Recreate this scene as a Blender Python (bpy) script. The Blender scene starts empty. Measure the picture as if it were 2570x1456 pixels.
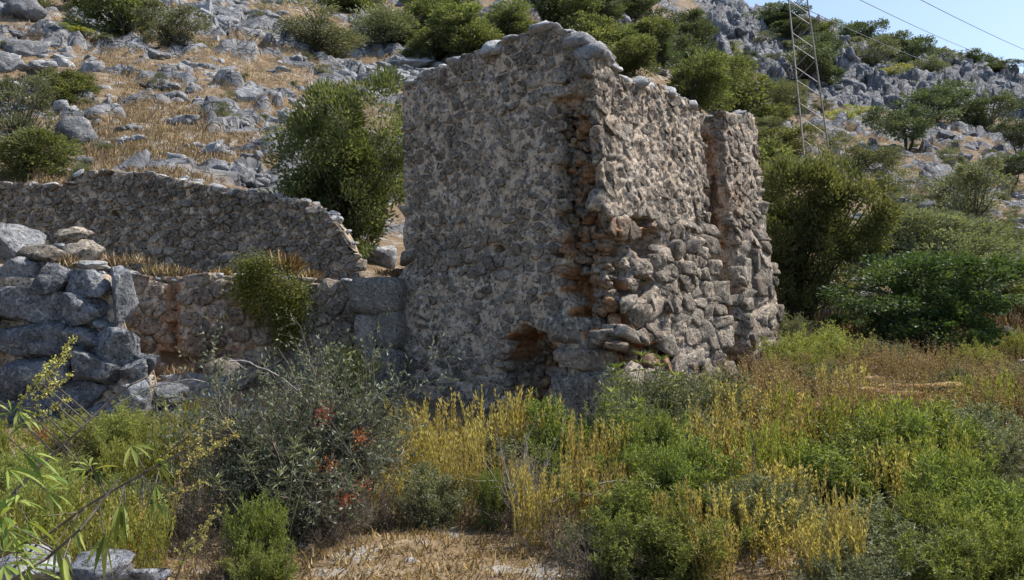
import bpy, bmesh, math, random
import numpy as np
from mathutils import Vector, Matrix, Euler

# ------------------------------------------------------------------ camera, sky, sun, exposure
scene = bpy.context.scene
col = scene.collection
F, CX, CY = 2225.0, 1285.0, 728.0          # focal length and centre of a 2570 px wide picture
CAMZ = 2.15
PITCH = math.atan(32 / F)
cam_data = bpy.data.cameras.new('camera')
cam_data.sensor_width = 36.0
cam_data.lens = 36.0 * F / 2570.0
cam_data.clip_start = 0.1
cam_data.clip_end = 2000
cam = bpy.data.objects.new('camera', cam_data)
col.objects.link(cam)
cam.location = (0, 0, CAMZ)
cam.rotation_euler = (math.pi / 2 + PITCH, 0, 0)
scene.camera = cam

SUN_EL, SUN_AZ = math.radians(54), math.radians(68)     # azimuth from +Y towards +X
world = bpy.data.worlds.new('World')
scene.world = world
world.use_nodes = True
wn = world.node_tree
bg = wn.nodes['Background']
sky = wn.nodes.new('ShaderNodeTexSky')
sky.sky_type = 'NISHITA'
sky.sun_disc = False
sky.sun_elevation = SUN_EL
sky.sun_rotation = SUN_AZ
sky.air_density = 1.0
sky.dust_density = 1.6
sky.ozone_density = 2.6
wn.links.new(sky.outputs[0], bg.inputs[0])
bg.inputs[1].default_value = 0.132
sd = bpy.data.lights.new('sun', 'SUN')
sd.energy = 4.1
sd.angle = math.radians(0.5)
sd.color = (1.0, 0.95, 0.87)
sun = bpy.data.objects.new('sun', sd)
col.objects.link(sun)
sdir = Vector((math.sin(SUN_AZ) * math.cos(SUN_EL), math.cos(SUN_AZ) * math.cos(SUN_EL), math.sin(SUN_EL)))
sun.rotation_euler = sdir.to_track_quat('Z', 'Y').to_euler()
sun.location = (0, 0, 60)
scene.view_settings.view_transform = 'Standard'
scene.view_settings.look = 'None'
scene.view_settings.exposure = 0.58
scene.view_settings.gamma = 1.0
scene.view_settings.use_curve_mapping = False
scene.cycles.max_bounces = 6
scene.cycles.diffuse_bounces = 3
scene.cycles.transmission_bounces = 3
scene.cycles.transparent_max_bounces = 4

# ------------------------------------------------------------------ numeric helpers
rs = np.random.RandomState(7)
random.seed(7)


def _hash(ix, iy, iz, seed):
    h = (ix.astype(np.int64) * 374761393 + iy.astype(np.int64) * 668265263 + iz.astype(np.int64) * 2147483647 + seed * 974711) & 0xFFFFFFFF
    h = ((h ^ (h >> 13)) * 1274126177) & 0xFFFFFFFF
    h = ((h ^ (h >> 16)) * 2246822519) & 0xFFFFFFFF
    return (h ^ (h >> 15)) & 0xFFFFFFFF


def vnoise(p, seed=0):
    """value noise in -1..1 for points (n,3)"""
    i = np.floor(p)
    f = p - i
    f = f * f * (3 - 2 * f)
    i = i.astype(np.int64)
    out = 0
    for dx in (0, 1):
        wx = f[:, 0] if dx else 1 - f[:, 0]
        for dy in (0, 1):
            wy = f[:, 1] if dy else 1 - f[:, 1]
            for dz in (0, 1):
                wz = f[:, 2] if dz else 1 - f[:, 2]
                out = out + wx * wy * wz * (_hash(i[:, 0] + dx, i[:, 1] + dy, i[:, 2] + dz, seed) / 4294967295.0)
    return out * 2 - 1


def fbm(p, oct=4, seed=0, gain=0.5, ridged=False):
    a, s, out = 1.0, 1.0, 0
    for k in range(oct):
        n = vnoise(p * s + 13.7 * k, seed + k)
        if ridged:
            n = 1 - 2 * np.abs(n)
        out = out + a * n
        a *= gain
        s *= 2.03
    return out


def cells(p, seed=0):
    """cellular noise: nearest distance, second distance and a random value per cell, for points (n,3)"""
    i = np.floor(p).astype(np.int64)
    f1 = np.full(len(p), 9.0)
    f2 = np.full(len(p), 9.0)
    cid = np.zeros(len(p))
    vec = np.zeros((len(p), 3))
    for dx in (-1, 0, 1):
        for dy in (-1, 0, 1):
            for dz in (-1, 0, 1):
                c = i + np.array([dx, dy, dz])
                q = np.stack([_hash(c[:, 0], c[:, 1], c[:, 2], seed + k) / 4294967295.0 for k in (0, 1, 2)], 1)
                d = np.linalg.norm(c + q - p, axis=1)
                near = d < f1
                f2 = np.where(near, f1, np.minimum(f2, d))
                cid = np.where(near, q[:, 0], cid)
                vec = np.where(near[:, None], p - c - q, vec)
                f1 = np.where(near, d, f1)
    cells.vec = vec
    return f1, f2, cid


def facet():
    """height of a randomly tilted plane in each cell of the last cellular noise"""
    def of(cid):
        a, b = cid * 91.7, cid * 57.3
        d = np.stack([np.cos(a), np.sin(a), np.cos(b)], 1)
        return (cells.vec * d).sum(1)
    return of


def norm(v):
    return v / np.maximum(np.linalg.norm(v, axis=-1, keepdims=True), 1e-9)


def sstep(a, b, x):
    t = np.clip((x - a) / (b - a), 0, 1)
    return t * t * (3 - 2 * t)


CP, SP = math.cos(PITCH), math.sin(PITCH)


def ray(x, y):
    """world direction (per metre of depth along Y) through a picture point"""
    xc, yc = np.asarray(x, float) - CX, CY - np.asarray(y, float)
    den = F * CP - yc * SP
    return xc / den, (yc * CP + F * SP) / den


def at(x, y, d):
    u, e = ray(x, y)
    return np.array([u * d, d, CAMZ + e * d])


def proj(P):
    P = np.asarray(P, float)
    X, Y, Z = P[..., 0], P[..., 1], P[..., 2] - CAMZ
    f = Y * CP + Z * SP
    up = Z * CP - Y * SP
    f = np.where(f > 0.05, f, 0.05)
    return CX + F * X / f, CY - F * up / f


def make_mesh(name, verts, tris=None, quads=None, attrs=None, smooth=False, mats=()):
    me = bpy.data.meshes.new(name)
    verts = np.asarray(verts, np.float32)
    me.vertices.add(len(verts))
    me.vertices.foreach_set('co', verts.ravel())
    loops, starts, n = [], [], 0
    for fs, k in ((tris, 3), (quads, 4)):
        if fs is not None and len(fs):
            fs = np.asarray(fs, np.int32)
            loops.append(fs.ravel())
            starts.append(n + np.arange(len(fs)) * k)
            n += fs.size
    loops = np.concatenate(loops)
    starts = np.concatenate(starts)
    me.loops.add(len(loops))
    me.loops.foreach_set('vertex_index', loops)
    me.polygons.add(len(starts))
    me.polygons.foreach_set('loop_start', starts.astype(np.int32))
    me.update(calc_edges=True)
    if smooth:
        me.polygons.foreach_set('use_smooth', np.ones(len(starts), bool))
    for k, v in (attrs or {}).items():
        a = me.attributes.new(k, 'FLOAT', 'POINT')
        a.data.foreach_set('value', np.asarray(v, np.float32))
    for m in mats:
        me.materials.append(m)
    return me


def link(name, me, parent=None, loc=(0, 0, 0), rot=(0, 0, 0), scale=(1, 1, 1)):
    o = bpy.data.objects.new(name, me)
    col.objects.link(o)
    o.location = loc
    o.rotation_euler = rot
    o.scale = scale
    if parent is not None:
        o.parent = parent
    return o


def tag(o, label=None, cat=None, group=None, kind=None):
    if label:
        o['label'] = label
    if cat:
        o['category'] = cat
    if group:
        o['group'] = group
    if kind:
        o['kind'] = kind
    return o


AUTO = []          # (object, what it looks like, phrase of the place, picture x): numbered from the left where several agree


def auto_label(o, look, place):
    bpy.context.view_layer
    x, y = proj(np.array(o.location[:]) + np.array([0, 0, 0.01]))
    AUTO.append((o, look, place, float(x)))


ORD = ['first', 'second', 'third', 'fourth', 'fifth', 'sixth', 'seventh', 'eighth', 'ninth', 'tenth', 'eleventh', 'twelfth',
       'thirteenth', 'fourteenth', 'fifteenth', 'sixteenth', 'seventeenth', 'eighteenth', 'nineteenth', 'twentieth']


def finish_labels():
    by = {}
    for a in AUTO:
        by.setdefault((a[1], a[2]), []).append(a)
    for (look, place), lst in list(by.items()):
        if len(lst) > 14:
            ys = [(float(proj(np.array(a[0].location[:]))[1]), a) for a in lst]
            ys.sort(key=lambda t: t[0])
            n = 2 if len(lst) < 40 else 3
            words_ = ['higher', 'lower'] if n == 2 else ['highest', 'middle', 'lowest']
            for k, w in enumerate(words_):
                by[(w + ' ' + look, place)] = [t[1] for t in ys[k * len(ys) // n:(k + 1) * len(ys) // n]]
            del by[(look, place)]
    for (look, place), lst in by.items():
        lst.sort(key=lambda a: a[3])
        for k, a in enumerate(lst):
            if len(lst) == 1:
                a[0]['label'] = look + ' ' + place
            elif k == 0:
                a[0]['label'] = 'leftmost ' + look + ' ' + place
            elif k == len(lst) - 1:
                a[0]['label'] = 'rightmost ' + look + ' ' + place
            elif k < 20:
                a[0]['label'] = ORD[k] + ' from the left ' + look + ' ' + place
            else:
                a[0]['label'] = look + ' ' + place


# ------------------------------------------------------------------ materials
class NT:
    def __init__(self, name):
        self.m = bpy.data.materials.new(name)
        self.m.use_nodes = True
        self.t = self.m.node_tree
        self.b = self.t.nodes['Principled BSDF']
        self.out = self.t.nodes['Material Output']

    def n(self, typ, **kw):
        x = self.t.nodes.new(typ)
        for k, v in kw.items():
            setattr(x, k, v)
        return x

    def l(self, a, b):
        self.t.links.new(a, b)

    def noise(self, vec, scale, detail=4, rough=0.55, dist=0.0):
        x = self.n('ShaderNodeTexNoise')
        x.inputs['Scale'].default_value = scale
        x.inputs['Detail'].default_value = detail
        x.inputs['Roughness'].default_value = rough
        x.inputs['Distortion'].default_value = dist
        if vec is not None:
            self.l(vec, x.inputs['Vector'])
        return x.outputs['Fac']

    def ramp(self, fac, stops):
        x = self.n('ShaderNodeValToRGB')
        e = x.color_ramp.elements
        while len(e) < len(stops):
            e.new(0.5)
        for i, (p, c) in enumerate(stops):
            e[i].position = p
            e[i].color = (*c, 1) if len(c) == 3 else c
        self.l(fac, x.inputs[0])
        return x.outputs[0]

    def step(self, fac, lo, hi, a=0.0, b=1.0):
        x = self.n('ShaderNodeMapRange')
        x.inputs[1].default_value = lo
        x.inputs[2].default_value = hi
        x.inputs[3].default_value = a
        x.inputs[4].default_value = b
        self.l(fac, x.inputs[0])
        return x.outputs[0]

    def mix(self, fac, a, b, mode='MIX'):
        x = self.n('ShaderNodeMix', data_type='RGBA', blend_type=mode)
        for v, i in ((fac, 0), (a, 6), (b, 7)):
            if isinstance(v, (int, float)):
                x.inputs[i].default_value = v
            elif isinstance(v, tuple):
                x.inputs[i].default_value = (*v, 1)
            else:
                self.l(v, x.inputs[i])
        return x.outputs[2]

    def math(self, op, a, b=None):
        x = self.n('ShaderNodeMath', operation=op)
        for v, i in ((a, 0), (b, 1)):
            if v is None:
                continue
            if isinstance(v, (int, float)):
                x.inputs[i].default_value = v
            else:
                self.l(v, x.inputs[i])
        return x.outputs[0]

    def attr(self, name):
        return self.n('ShaderNodeAttribute', attribute_name=name).outputs['Fac']

    def pos(self):
        return self.n('ShaderNodeNewGeometry').outputs['Position']

    def bump(self, h, strength, dist, normal=None):
        x = self.n('ShaderNodeBump')
        x.inputs['Strength'].default_value = strength
        x.inputs['Distance'].default_value = dist
        self.l(h, x.inputs['Height'])
        if normal is not None:
            self.l(normal, x.inputs['Normal'])
        return x.outputs[0]


def rock_material(name, dark, mid, pale, lichen, sc=1.0, pits=0.5, bump=0.03, earthy=True):
    t = NT(name)
    p = t.pos()
    rnd = t.n('ShaderNodeObjectInfo').outputs['Random']
    n1 = t.noise(p, 1.3 * sc, 7, 0.62)
    base = t.ramp(n1, [(0.28, dark), (0.5, mid), (0.72, pale)])
    n2 = t.noise(p, 7.5 * sc, 6, 0.68, 0.6)
    base = t.mix(t.step(n2, 0.52, 0.66, 0, 0.75), base, lichen)
    n5 = t.noise(p, 4.1 * sc, 5, 0.6)
    base = t.mix(t.step(n5, 0.56, 0.7, 0, 0.45), base, (dark[0] * 0.45, dark[1] * 0.45, dark[2] * 0.45))
    n3 = t.noise(p, 19 * sc, 4, 0.62)
    base = t.mix(t.step(n3, 0.585, 0.64, 0, pits), base, (0.03, 0.03, 0.028))
    hs = t.n('ShaderNodeHueSaturation')
    hs.inputs['Saturation'].default_value = 1.0
    t.l(t.step(rnd, 0, 1, 0.72, 1.28), hs.inputs['Value'])
    t.l(base, hs.inputs['Color'])
    base = hs.outputs[0]
    if earthy:
        e = t.attr('earth')
        ec = t.ramp(n2, [(0.35, (0.20, 0.085, 0.035)), (0.5, (0.36, 0.19, 0.095)), (0.68, (0.46, 0.32, 0.19))])
        base = t.mix(e, base, ec)
    t.l(base, t.b.inputs['Base Color'])
    t.b.inputs['Roughness'].default_value = 0.92
    t.b.inputs['Specular IOR Level'].default_value = 0.2
    h = t.math('ADD', t.math('MULTIPLY', n2, 1.0), t.math('MULTIPLY', t.step(n3, 0.5, 0.68, 1, 0), 0.35))
    t.l(t.bump(h, 0.9, bump), t.b.inputs['Normal'])
    return t.m


M_stone = rock_material('grey_limestone', (0.135, 0.116, 0.095), (0.245, 0.212, 0.175), (0.43, 0.37, 0.295), (0.66, 0.56, 0.43), 1.0, 0.95, 0.08)
M_lime = rock_material('slope_limestone', (0.15, 0.153, 0.16), (0.27, 0.272, 0.278), (0.45, 0.445, 0.44), (0.60, 0.58, 0.55), 0.8, 0.6, 0.09)
M_block = rock_material('block_limestone', (0.13, 0.118, 0.105), (0.22, 0.20, 0.176), (0.33, 0.30, 0.26), (0.46, 0.42, 0.36), 1.3, 0.8, 0.06)
M_cap = rock_material('pale_sunlit_limestone', (0.22, 0.22, 0.225), (0.36, 0.36, 0.36), (0.52, 0.51, 0.50), (0.62, 0.60, 0.57), 0.8, 0.5, 0.05)  # pale cap stones, sunlit brightness of the wall tops put into their colour
M_blue = rock_material('bluish_limestone', (0.10, 0.108, 0.125), (0.18, 0.19, 0.21), (0.34, 0.345, 0.36), (0.56, 0.55, 0.53), 1.2, 0.7, 0.10)
M_crag = rock_material('crag_limestone', (0.11, 0.115, 0.13), (0.20, 0.205, 0.225), (0.32, 0.32, 0.335), (0.40, 0.38, 0.35), 0.22, 0.6, 0.35)


def mortar_material():
    t = NT('lime_mortar')
    p = t.pos()
    n1 = t.noise(p, 1.1, 5, 0.6)
    base = t.ramp(n1, [(0.3, (0.36, 0.28, 0.205)), (0.5, (0.49, 0.385, 0.285)), (0.72, (0.60, 0.485, 0.37))])
    n2 = t.noise(p, 5.5, 8, 0.68, 0.8)
    base = t.mix(t.step(n2, 0.5, 0.56, 0, 0.85), base, (0.17, 0.163, 0.155))
    n4 = t.noise(p, 9, 5, 0.65)
    base = t.mix(t.step(n4, 0.54, 0.62, 0, 0.8), base, (0.60, 0.53, 0.45))
    n3 = t.noise(p, 13, 5, 0.7)
    base = t.mix(t.step(n3, 0.58, 0.62, 0, 0.9), base, (0.03, 0.027, 0.022))
    e = t.attr('earth')
    ec = t.ramp(n2, [(0.3, (0.14, 0.055, 0.022)), (0.5, (0.34, 0.15, 0.06)), (0.68, (0.44, 0.29, 0.16))])
    base = t.mix(e, base, ec)
    t.l(base, t.b.inputs['Base Color'])
    t.b.inputs['Roughness'].default_value = 0.95
    t.b.inputs['Specular IOR Level'].default_value = 0.15
    h = t.math('ADD', n2, t.math('MULTIPLY', t.step(n3, 0.5, 0.66, 1, 0), 0.5))
    t.l(t.bump(h, 1.0, 0.035), t.b.inputs['Normal'])
    return t.m


M_mortar = mortar_material()


def leaf_material(name, c0, c1, c2, trans=0.35, tcol=None):
    """leaves: colour varies per leaf by the stored rnd value"""
    t = NT(name)
    r = t.attr('rnd')
    orn = t.n('ShaderNodeObjectInfo').outputs['Random']
    c = t.ramp(r, [(0.0, c0), (0.5, c1), (1.0, c2)])
    hs = t.n('ShaderNodeHueSaturation')
    t.l(t.step(orn, 0, 1, 0.485, 0.515), hs.inputs['Hue'])
    t.l(t.step(orn, 0, 1, 0.85, 1.18), hs.inputs['Value'])
    t.l(c, hs.inputs['Color'])
    c = hs.outputs[0]
    t.l(c, t.b.inputs['Base Color'])
    t.b.inputs['Roughness'].default_value = 0.55
    t.b.inputs['Specular IOR Level'].default_value = 0.35
    tr = t.n('ShaderNodeBsdfTranslucent')
    t.l(t.mix(1.0, c, tcol or (1.25, 1.2, 0.6), 'MULTIPLY'), tr.inputs['Color'])
    mx = t.n('ShaderNodeMixShader')
    mx.inputs[0].default_value = trans
    t.l(t.b.outputs[0], mx.inputs[1])
    t.l(tr.outputs[0], mx.inputs[2])
    t.l(mx.outputs[0], t.out.inputs['Surface'])
    return t.m


def plain_material(name, c0, c1, scale=8, rough=0.8, metal=0.0):
    t = NT(name)
    n = t.noise(t.pos(), scale, 5, 0.6)
    t.l(t.ramp(n, [(0.35, c0), (0.65, c1)]), t.b.inputs['Base Color'])
    t.b.inputs['Roughness'].default_value = rough
    t.b.inputs['Metallic'].default_value = metal
    return t.m


M_olive = leaf_material('olive_leaves', (0.06, 0.078, 0.03), (0.125, 0.148, 0.06), (0.23, 0.245, 0.125), 0.5)
M_olive_grey = leaf_material('grey_olive_leaves', (0.10, 0.115, 0.062), (0.165, 0.18, 0.105), (0.26, 0.27, 0.18))
M_carob = leaf_material('carob_leaves', (0.035, 0.07, 0.022), (0.075, 0.13, 0.042), (0.15, 0.21, 0.085), 0.35)
M_deepgreen = leaf_material('far_tree_leaves', (0.055, 0.08, 0.042), (0.10, 0.13, 0.068), (0.18, 0.21, 0.12), 0.35)
M_lime_leaf = leaf_material('yellow_green_leaves', (0.17, 0.20, 0.045), (0.30, 0.33, 0.09), (0.46, 0.47, 0.18), 0.45)
M_green = leaf_material('bright_green_leaves', (0.08, 0.115, 0.022), (0.19, 0.235, 0.05), (0.38, 0.41, 0.14), 0.4)
M_greyleaf = leaf_material('grey_green_leaves', (0.10, 0.12, 0.055), (0.19, 0.205, 0.10), (0.36, 0.36, 0.22), 0.3)
M_thorn = leaf_material('grey_thorn_leaves', (0.06, 0.08, 0.045), (0.14, 0.165, 0.10), (0.30, 0.32, 0.23), 0.3)
M_gold = leaf_material('golden_dry_leaves', (0.19, 0.15, 0.045), (0.40, 0.32, 0.10), (0.60, 0.50, 0.24), 0.42)
M_brownleaf = leaf_material('brown_dry_leaves', (0.17, 0.11, 0.05), (0.32, 0.23, 0.11), (0.50, 0.38, 0.21), 0.3)
M_straw = leaf_material('dry_straw', (0.26, 0.17, 0.075), (0.40, 0.28, 0.13), (0.55, 0.42, 0.23), 0.25)
M_hillgrass = leaf_material('hill_grass', (0.20, 0.145, 0.09), (0.36, 0.265, 0.16), (0.54, 0.43, 0.28), 0.25)
M_orange = leaf_material('orange_dry_flowers', (0.35, 0.06, 0.02), (0.55, 0.12, 0.04), (0.7, 0.25, 0.1), 0.3)
M_bud = leaf_material('yellow_buds', (0.30, 0.27, 0.06), (0.46, 0.42, 0.12), (0.60, 0.55, 0.2), 0.2)
M_umbel = leaf_material('dried_umbels', (0.38, 0.24, 0.12), (0.52, 0.36, 0.2), (0.62, 0.47, 0.28), 0.2)
M_palm = leaf_material('palmate_leaves', (0.10, 0.17, 0.03), (0.20, 0.27, 0.05), (0.36, 0.40, 0.11), 0.35)
M_bark = plain_material('bark', (0.035, 0.027, 0.02), (0.12, 0.10, 0.08), 14)
M_twig = plain_material('twig_wood', (0.06, 0.045, 0.032), (0.17, 0.14, 0.11), 20)
M_deadwood = plain_material('dead_wood', (0.18, 0.16, 0.145), (0.40, 0.37, 0.34), 20)
M_greenstem = plain_material('green_stems', (0.10, 0.12, 0.04), (0.22, 0.22, 0.09), 20)
M_steel = plain_material('galvanised_steel', (0.20, 0.18, 0.16), (0.36, 0.33, 0.30), 3, 0.55, 0.2)
M_wire = plain_material('wire_metal', (0.10, 0.10, 0.11), (0.16, 0.16, 0.17), 3, 0.5, 0.6)

# ------------------------------------------------------------------ terrain
TX = np.array([-900, 0, 350, 700, 880, 1285, 1600, 1940, 2250, 2570, 3400], float)
PROFILE = [
    [(0, 0), (10, .1), (13.2, .4), (14.2, 2.6), (19, 3.0), (20.0, 4.45), (22, 5.2), (30, 7.9), (40, 12.2), (50, 17), (65, 24.4), (90, 37.7), (120, 53), (200, 93), (420, 150)],
    [(0, 0), (10, .1), (13.2, .4), (14.2, 2.6), (19, 3.0), (20.0, 4.45), (22, 5.2), (30, 7.9), (40, 12.2), (50, 17), (65, 24.4), (90, 37.7), (120, 53), (200, 93), (420, 150)],
    [(0, 0), (12, .15), (14.5, .5), (16.9, .85), (17.3, 2.45), (18.8, 2.65), (19.2, 2.7), (19.6, 4.6), (22, 5.3), (30, 8.1), (40, 12), (50, 16.5), (65, 23.5), (90, 36), (120, 50), (200, 90), (420, 140)],
    [(0, 0), (11, 0), (16.9, .7), (17.3, 2.4), (18.3, 2.6), (18.8, 2.65), (19.2, 4.05), (22, 4.9), (30, 7.6), (40, 11.2), (50, 15), (65, 21.5), (90, 33), (120, 46), (200, 84), (420, 130)],
    [(0, 0), (11, 0), (16.9, .6), (17.4, 2.2), (19, 2.6), (20, 3.0), (24, 4.3), (30, 6.5), (40, 10.3), (50, 13.9), (65, 19.8), (90, 31), (120, 44), (200, 78), (420, 125)],
    [(0, 0), (13, 0), (17, .5), (21, 2.6), (30, 5.9), (40, 9.9), (60, 17.8), (80, 27), (100, 36), (150, 57), (250, 98), (420, 130)],
    [(0, 0), (12, 0), (16, .4), (20, 1.5), (30, 4.2), (40, 7.5), (60, 14.5), (80, 22.6), (110, 35), (150, 52), (200, 74), (300, 105), (420, 120)],
    [(0, 0), (9, .05), (14, .35), (19, .85), (25, 1.7), (35, 3.6), (50, 6.9), (80, 14), (110, 24.4), (140, 35), (160, 46.5), (190, 62), (215, 73.5), (240, 77), (300, 79), (420, 70)],
    [(0, 0), (9, .05), (19, .75), (25, 1.3), (35, 3.0), (50, 6), (80, 13.3), (110, 22), (140, 31.4), (165, 42), (200, 58), (220, 66.4), (250, 68), (420, 55)],
    [(0, 0), (9, 0), (19, .6), (25, 1.1), (35, 2.6), (50, 5.3), (80, 12.4), (110, 20.6), (150, 33.5), (200, 53.4), (225, 62.0), (260, 63), (420, 50)],
    [(0, 0), (9, 0), (19, .4), (25, .8), (35, 1.9), (50, 4), (80, 9.4), (110, 15), (150, 23), (200, 33), (225, 38), (260, 40), (420, 35)],
]
TU = (TX - CX) / F
DK = np.concatenate([np.arange(0, 12, 1.0), np.arange(12, 22, 0.1), np.geomspace(22, 420, 120)])
ZT = np.array([np.interp(DK, [a for a, b in pr], [b for a, b in pr]) for pr in PROFILE])


def zbase(X, Y):
    X, Y = np.asarray(X, float), np.asarray(Y, float)
    d = np.clip(Y, 0, 419.9)
    u = np.clip(X / np.maximum(d, 6.0), TU[0], TU[-1] - 1e-6)
    j = np.clip(np.searchsorted(TU, u, side='right') - 1, 0, len(TU) - 2)
    t = (u - TU[j]) / (TU[j + 1] - TU[j])
    t = t * t * (3 - 2 * t) * 0.5 + t * 0.5
    k = np.clip(np.searchsorted(DK, d, side='right') - 1, 0, len(DK) - 2)
    s = (d - DK[k]) / (DK[k + 1] - DK[k])
    a = ZT[j, k] * (1 - s) + ZT[j, k + 1] * s
    b = ZT[j + 1, k] * (1 - s) + ZT[j + 1, k + 1] * s
    return a * (1 - t) + b * t


def cliff_mask(X, Y, Z):
    """1 on the bare rock faces of the far hill"""
    px, py = proj(np.stack([X, Y, Z], -1))
    wob = 45 * fbm(np.stack([X * .05, Y * .05, Z * .05], -1).reshape(-1, 3), 3, 91).reshape(np.shape(X))
    low = np.interp(px, [1650, 1760, 1850, 1950, 2050, 2150, 2300, 2400, 2570, 2900], [60, 160, 200, 240, 270, 290, 310, 300, 310, 320])
    return sstep(0, 25, low - (py + wob)) * sstep(1690, 1760, px + wob) * (Y > 90)


def relief(X, Y, Z):
    p = np.stack([X, Y, Z], -1).reshape(-1, 3)
    Yf = p[:, 1]
    hill = sstep(19.5, 24, Yf)
    out = 0.06 * fbm(p * 0.9, 4, 3) * (1 - hill * .5) * sstep(3, 8, Yf)
    rock = fbm(p * np.array([.33, .33, .33]), 5, 11, 0.55, ridged=True)
    patch = sstep(-.1, .5, vnoise(p * .11, 21) + .6 * vnoise(p * .35, 22))
    amp = (.18 + .004 * np.clip(Yf, 0, 120)) * hill
    out = out + amp * (fbm(p * .22, 4, 5) * .8 + patch * np.clip(rock, -.3, 2) * .6)
    bed = sstep(1.14, 1.45, fbm(p * np.array([.16, .16, .3]), 4, 71, .6, ridged=True) + .5 * vnoise(p * .05, 72)) * sstep(20.5, 23, Yf)
    ix = np.where(bed > .02)[0]
    if len(ix):
        q = p[ix] * np.array([1.1, 1.1, 1.9]) / (1 + .02 * np.clip(Yf[ix], 0, 100))[:, None]
        f1, f2, cid = cells(q + .25 * fbm(q * 1.3, 2, 73)[:, None], 74)
        out[ix] += bed[ix] * (.12 + .004 * np.clip(Yf[ix], 0, 100)) * (1.2 * (cid - .3) + 1.1 * np.minimum(f2 - f1, .10) / .10 + 1.9 * facet()(cid))
    cm = cliff_mask(p[:, 0], p[:, 1], p[:, 2])
    if cm.max() > 0:
        idx = np.where(cm > 0)[0]
        q = p[idx]
        f1, f2, cid = cells(q * np.array([.12, .12, .07]) + .25 * fbm(q * .15, 3, 8)[:, None], 31)
        fa = 2.6 * facet()(cid)
        g1, g2, gid = cells(q * np.array([.33, .33, .2]) + .3 * fbm(q * .4, 3, 9)[:, None], 41)
        add = fa + 1.4 * facet()(gid) + 3.0 * (cid - .45) + 1.2 * np.minimum(f2 - f1, .3) / .3 - 1.9 + 1.0 * (gid - .5) + .3 * np.minimum(g2 - g1, .3) / .3
        out[idx] += add * cm[idx]
    return (out).reshape(np.shape(X)), np.maximum(cm, bed * .8).reshape(np.shape(X))


def build_ground():
    rows = np.concatenate([np.array([-10, -6, -3, -1, 0, 1, 2]), np.geomspace(3, 16, 110)[:-1], np.linspace(16, 20, 40)[:-1],
                           np.geomspace(20, 260, 420), np.array([275, 300, 340, 419])])
    us = np.concatenate([-np.geomspace(2.2, 0.75, 12)[:-1], np.linspace(-.75, .75, 400), np.geomspace(.75, 2.2, 12)[1:]])
    Yg, Ug = np.meshgrid(rows, us, indexing='ij')
    Xg = Ug * np.maximum(Yg, 0) + Ug * 9 * (1 - sstep(3, 40, Yg)) * (np.abs(Ug) > .0)
    Zg = zbase(Xg, Yg)
    rel, cm = relief(Xg, Yg, Zg)
    Zg = Zg + rel
    nr, nc = Xg.shape
    idx = np.arange(nr * nc).reshape(nr, nc)
    q = np.stack([idx[:-1, :-1], idx[:-1, 1:], idx[1:, 1:], idx[1:, :-1]], -1).reshape(-1, 4)
    me = make_mesh('ground', np.stack([Xg, Yg, Zg], -1).reshape(-1, 3), quads=q, attrs={'rock': cm.ravel()}, smooth=False, mats=[ground_material()])
    o = link('ground', me)
    tag(o, 'stony dry hillside with straw coloured ground rising behind the ruin', kind='structure')
    return o


def ground_material():
    t = NT('dry_hillside')
    p = t.pos()
    n1 = t.noise(p, 0.35, 8, 0.6)
    n2 = t.noise(p, 2.2, 7, 0.65)
    n3 = t.noise(p, 14, 5, 0.65)
    grass = t.ramp(n2, [(0.3, (0.11, 0.078, 0.048)), (0.48, (0.21, 0.15, 0.09)), (0.7, (0.34, 0.25, 0.15))])
    soil = t.ramp(n3, [(0.3, (0.10, 0.07, 0.05)), (0.6, (0.27, 0.20, 0.14))])
    base = t.mix(t.step(n1, 0.5, 0.62, 0, 0.6), grass, soil)
    peb = t.ramp(n3, [(0.3, (0.18, 0.18, 0.18)), (0.7, (0.48, 0.46, 0.43))])
    base = t.mix(t.step(t.noise(p, 1.1, 7, 0.7), 0.54, 0.6, 0, 0.8), base, peb)
    rk = t.ramp(t.noise(p, 1.1, 8, 0.7), [(0.3, (0.09, 0.09, 0.095)), (0.5, (0.21, 0.212, 0.22)), (0.68, (0.42, 0.415, 0.405))])
    wv = t.n('ShaderNodeVectorMath', operation='ADD')
    nc = t.n('ShaderNodeTexNoise')
    nc.inputs['Scale'].default_value = 1.6
    t.l(p, nc.inputs['Vector'])
    t.l(p, wv.inputs[0])
    t.l(nc.outputs['Color'], wv.inputs[1])
    vo = t.n('ShaderNodeTexVoronoi', feature='DISTANCE_TO_EDGE')
    vo.inputs['Scale'].default_value = 1.5
    t.l(wv.outputs[0], vo.inputs['Vector'])
    crack = t.step(vo.outputs['Distance'], 0.0, 0.07)
    rk = t.mix(t.math('MULTIPLY', t.math('SUBTRACT', 1.0, crack), 0.75), rk, (0.05, 0.048, 0.045))
    base = t.mix(t.step(t.math('ADD', t.attr('rock'), t.math('MULTIPLY', t.math('SUBTRACT', n1, 0.5), 1.2)), 0.35, 0.6), base, rk)
    t.l(base, t.b.inputs['Base Color'])
    t.b.inputs['Roughness'].default_value = 0.95
    t.b.inputs['Specular IOR Level'].default_value = 0.1
    nb = t.bump(t.noise(p, 0.8, 8, 0.7), 0.6, 0.35)
    nb = t.bump(t.math('MULTIPLY', crack, t.attr('rock')), 0.9, 0.12, nb)
    nb = t.bump(t.math('MULTIPLY', t.noise(p, 5, 6, 0.7), t.attr('rock')), 0.9, 0.16, nb)
    t.l(t.bump(n3, 0.8, 0.03, nb), t.b.inputs['Normal'])
    return t.m


def zg(X, Y):
    X, Y = np.atleast_1d(np.asarray(X, float)), np.atleast_1d(np.asarray(Y, float))
    z = zbase(X, Y)
    return z + relief(X, Y, z)[0]


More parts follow.
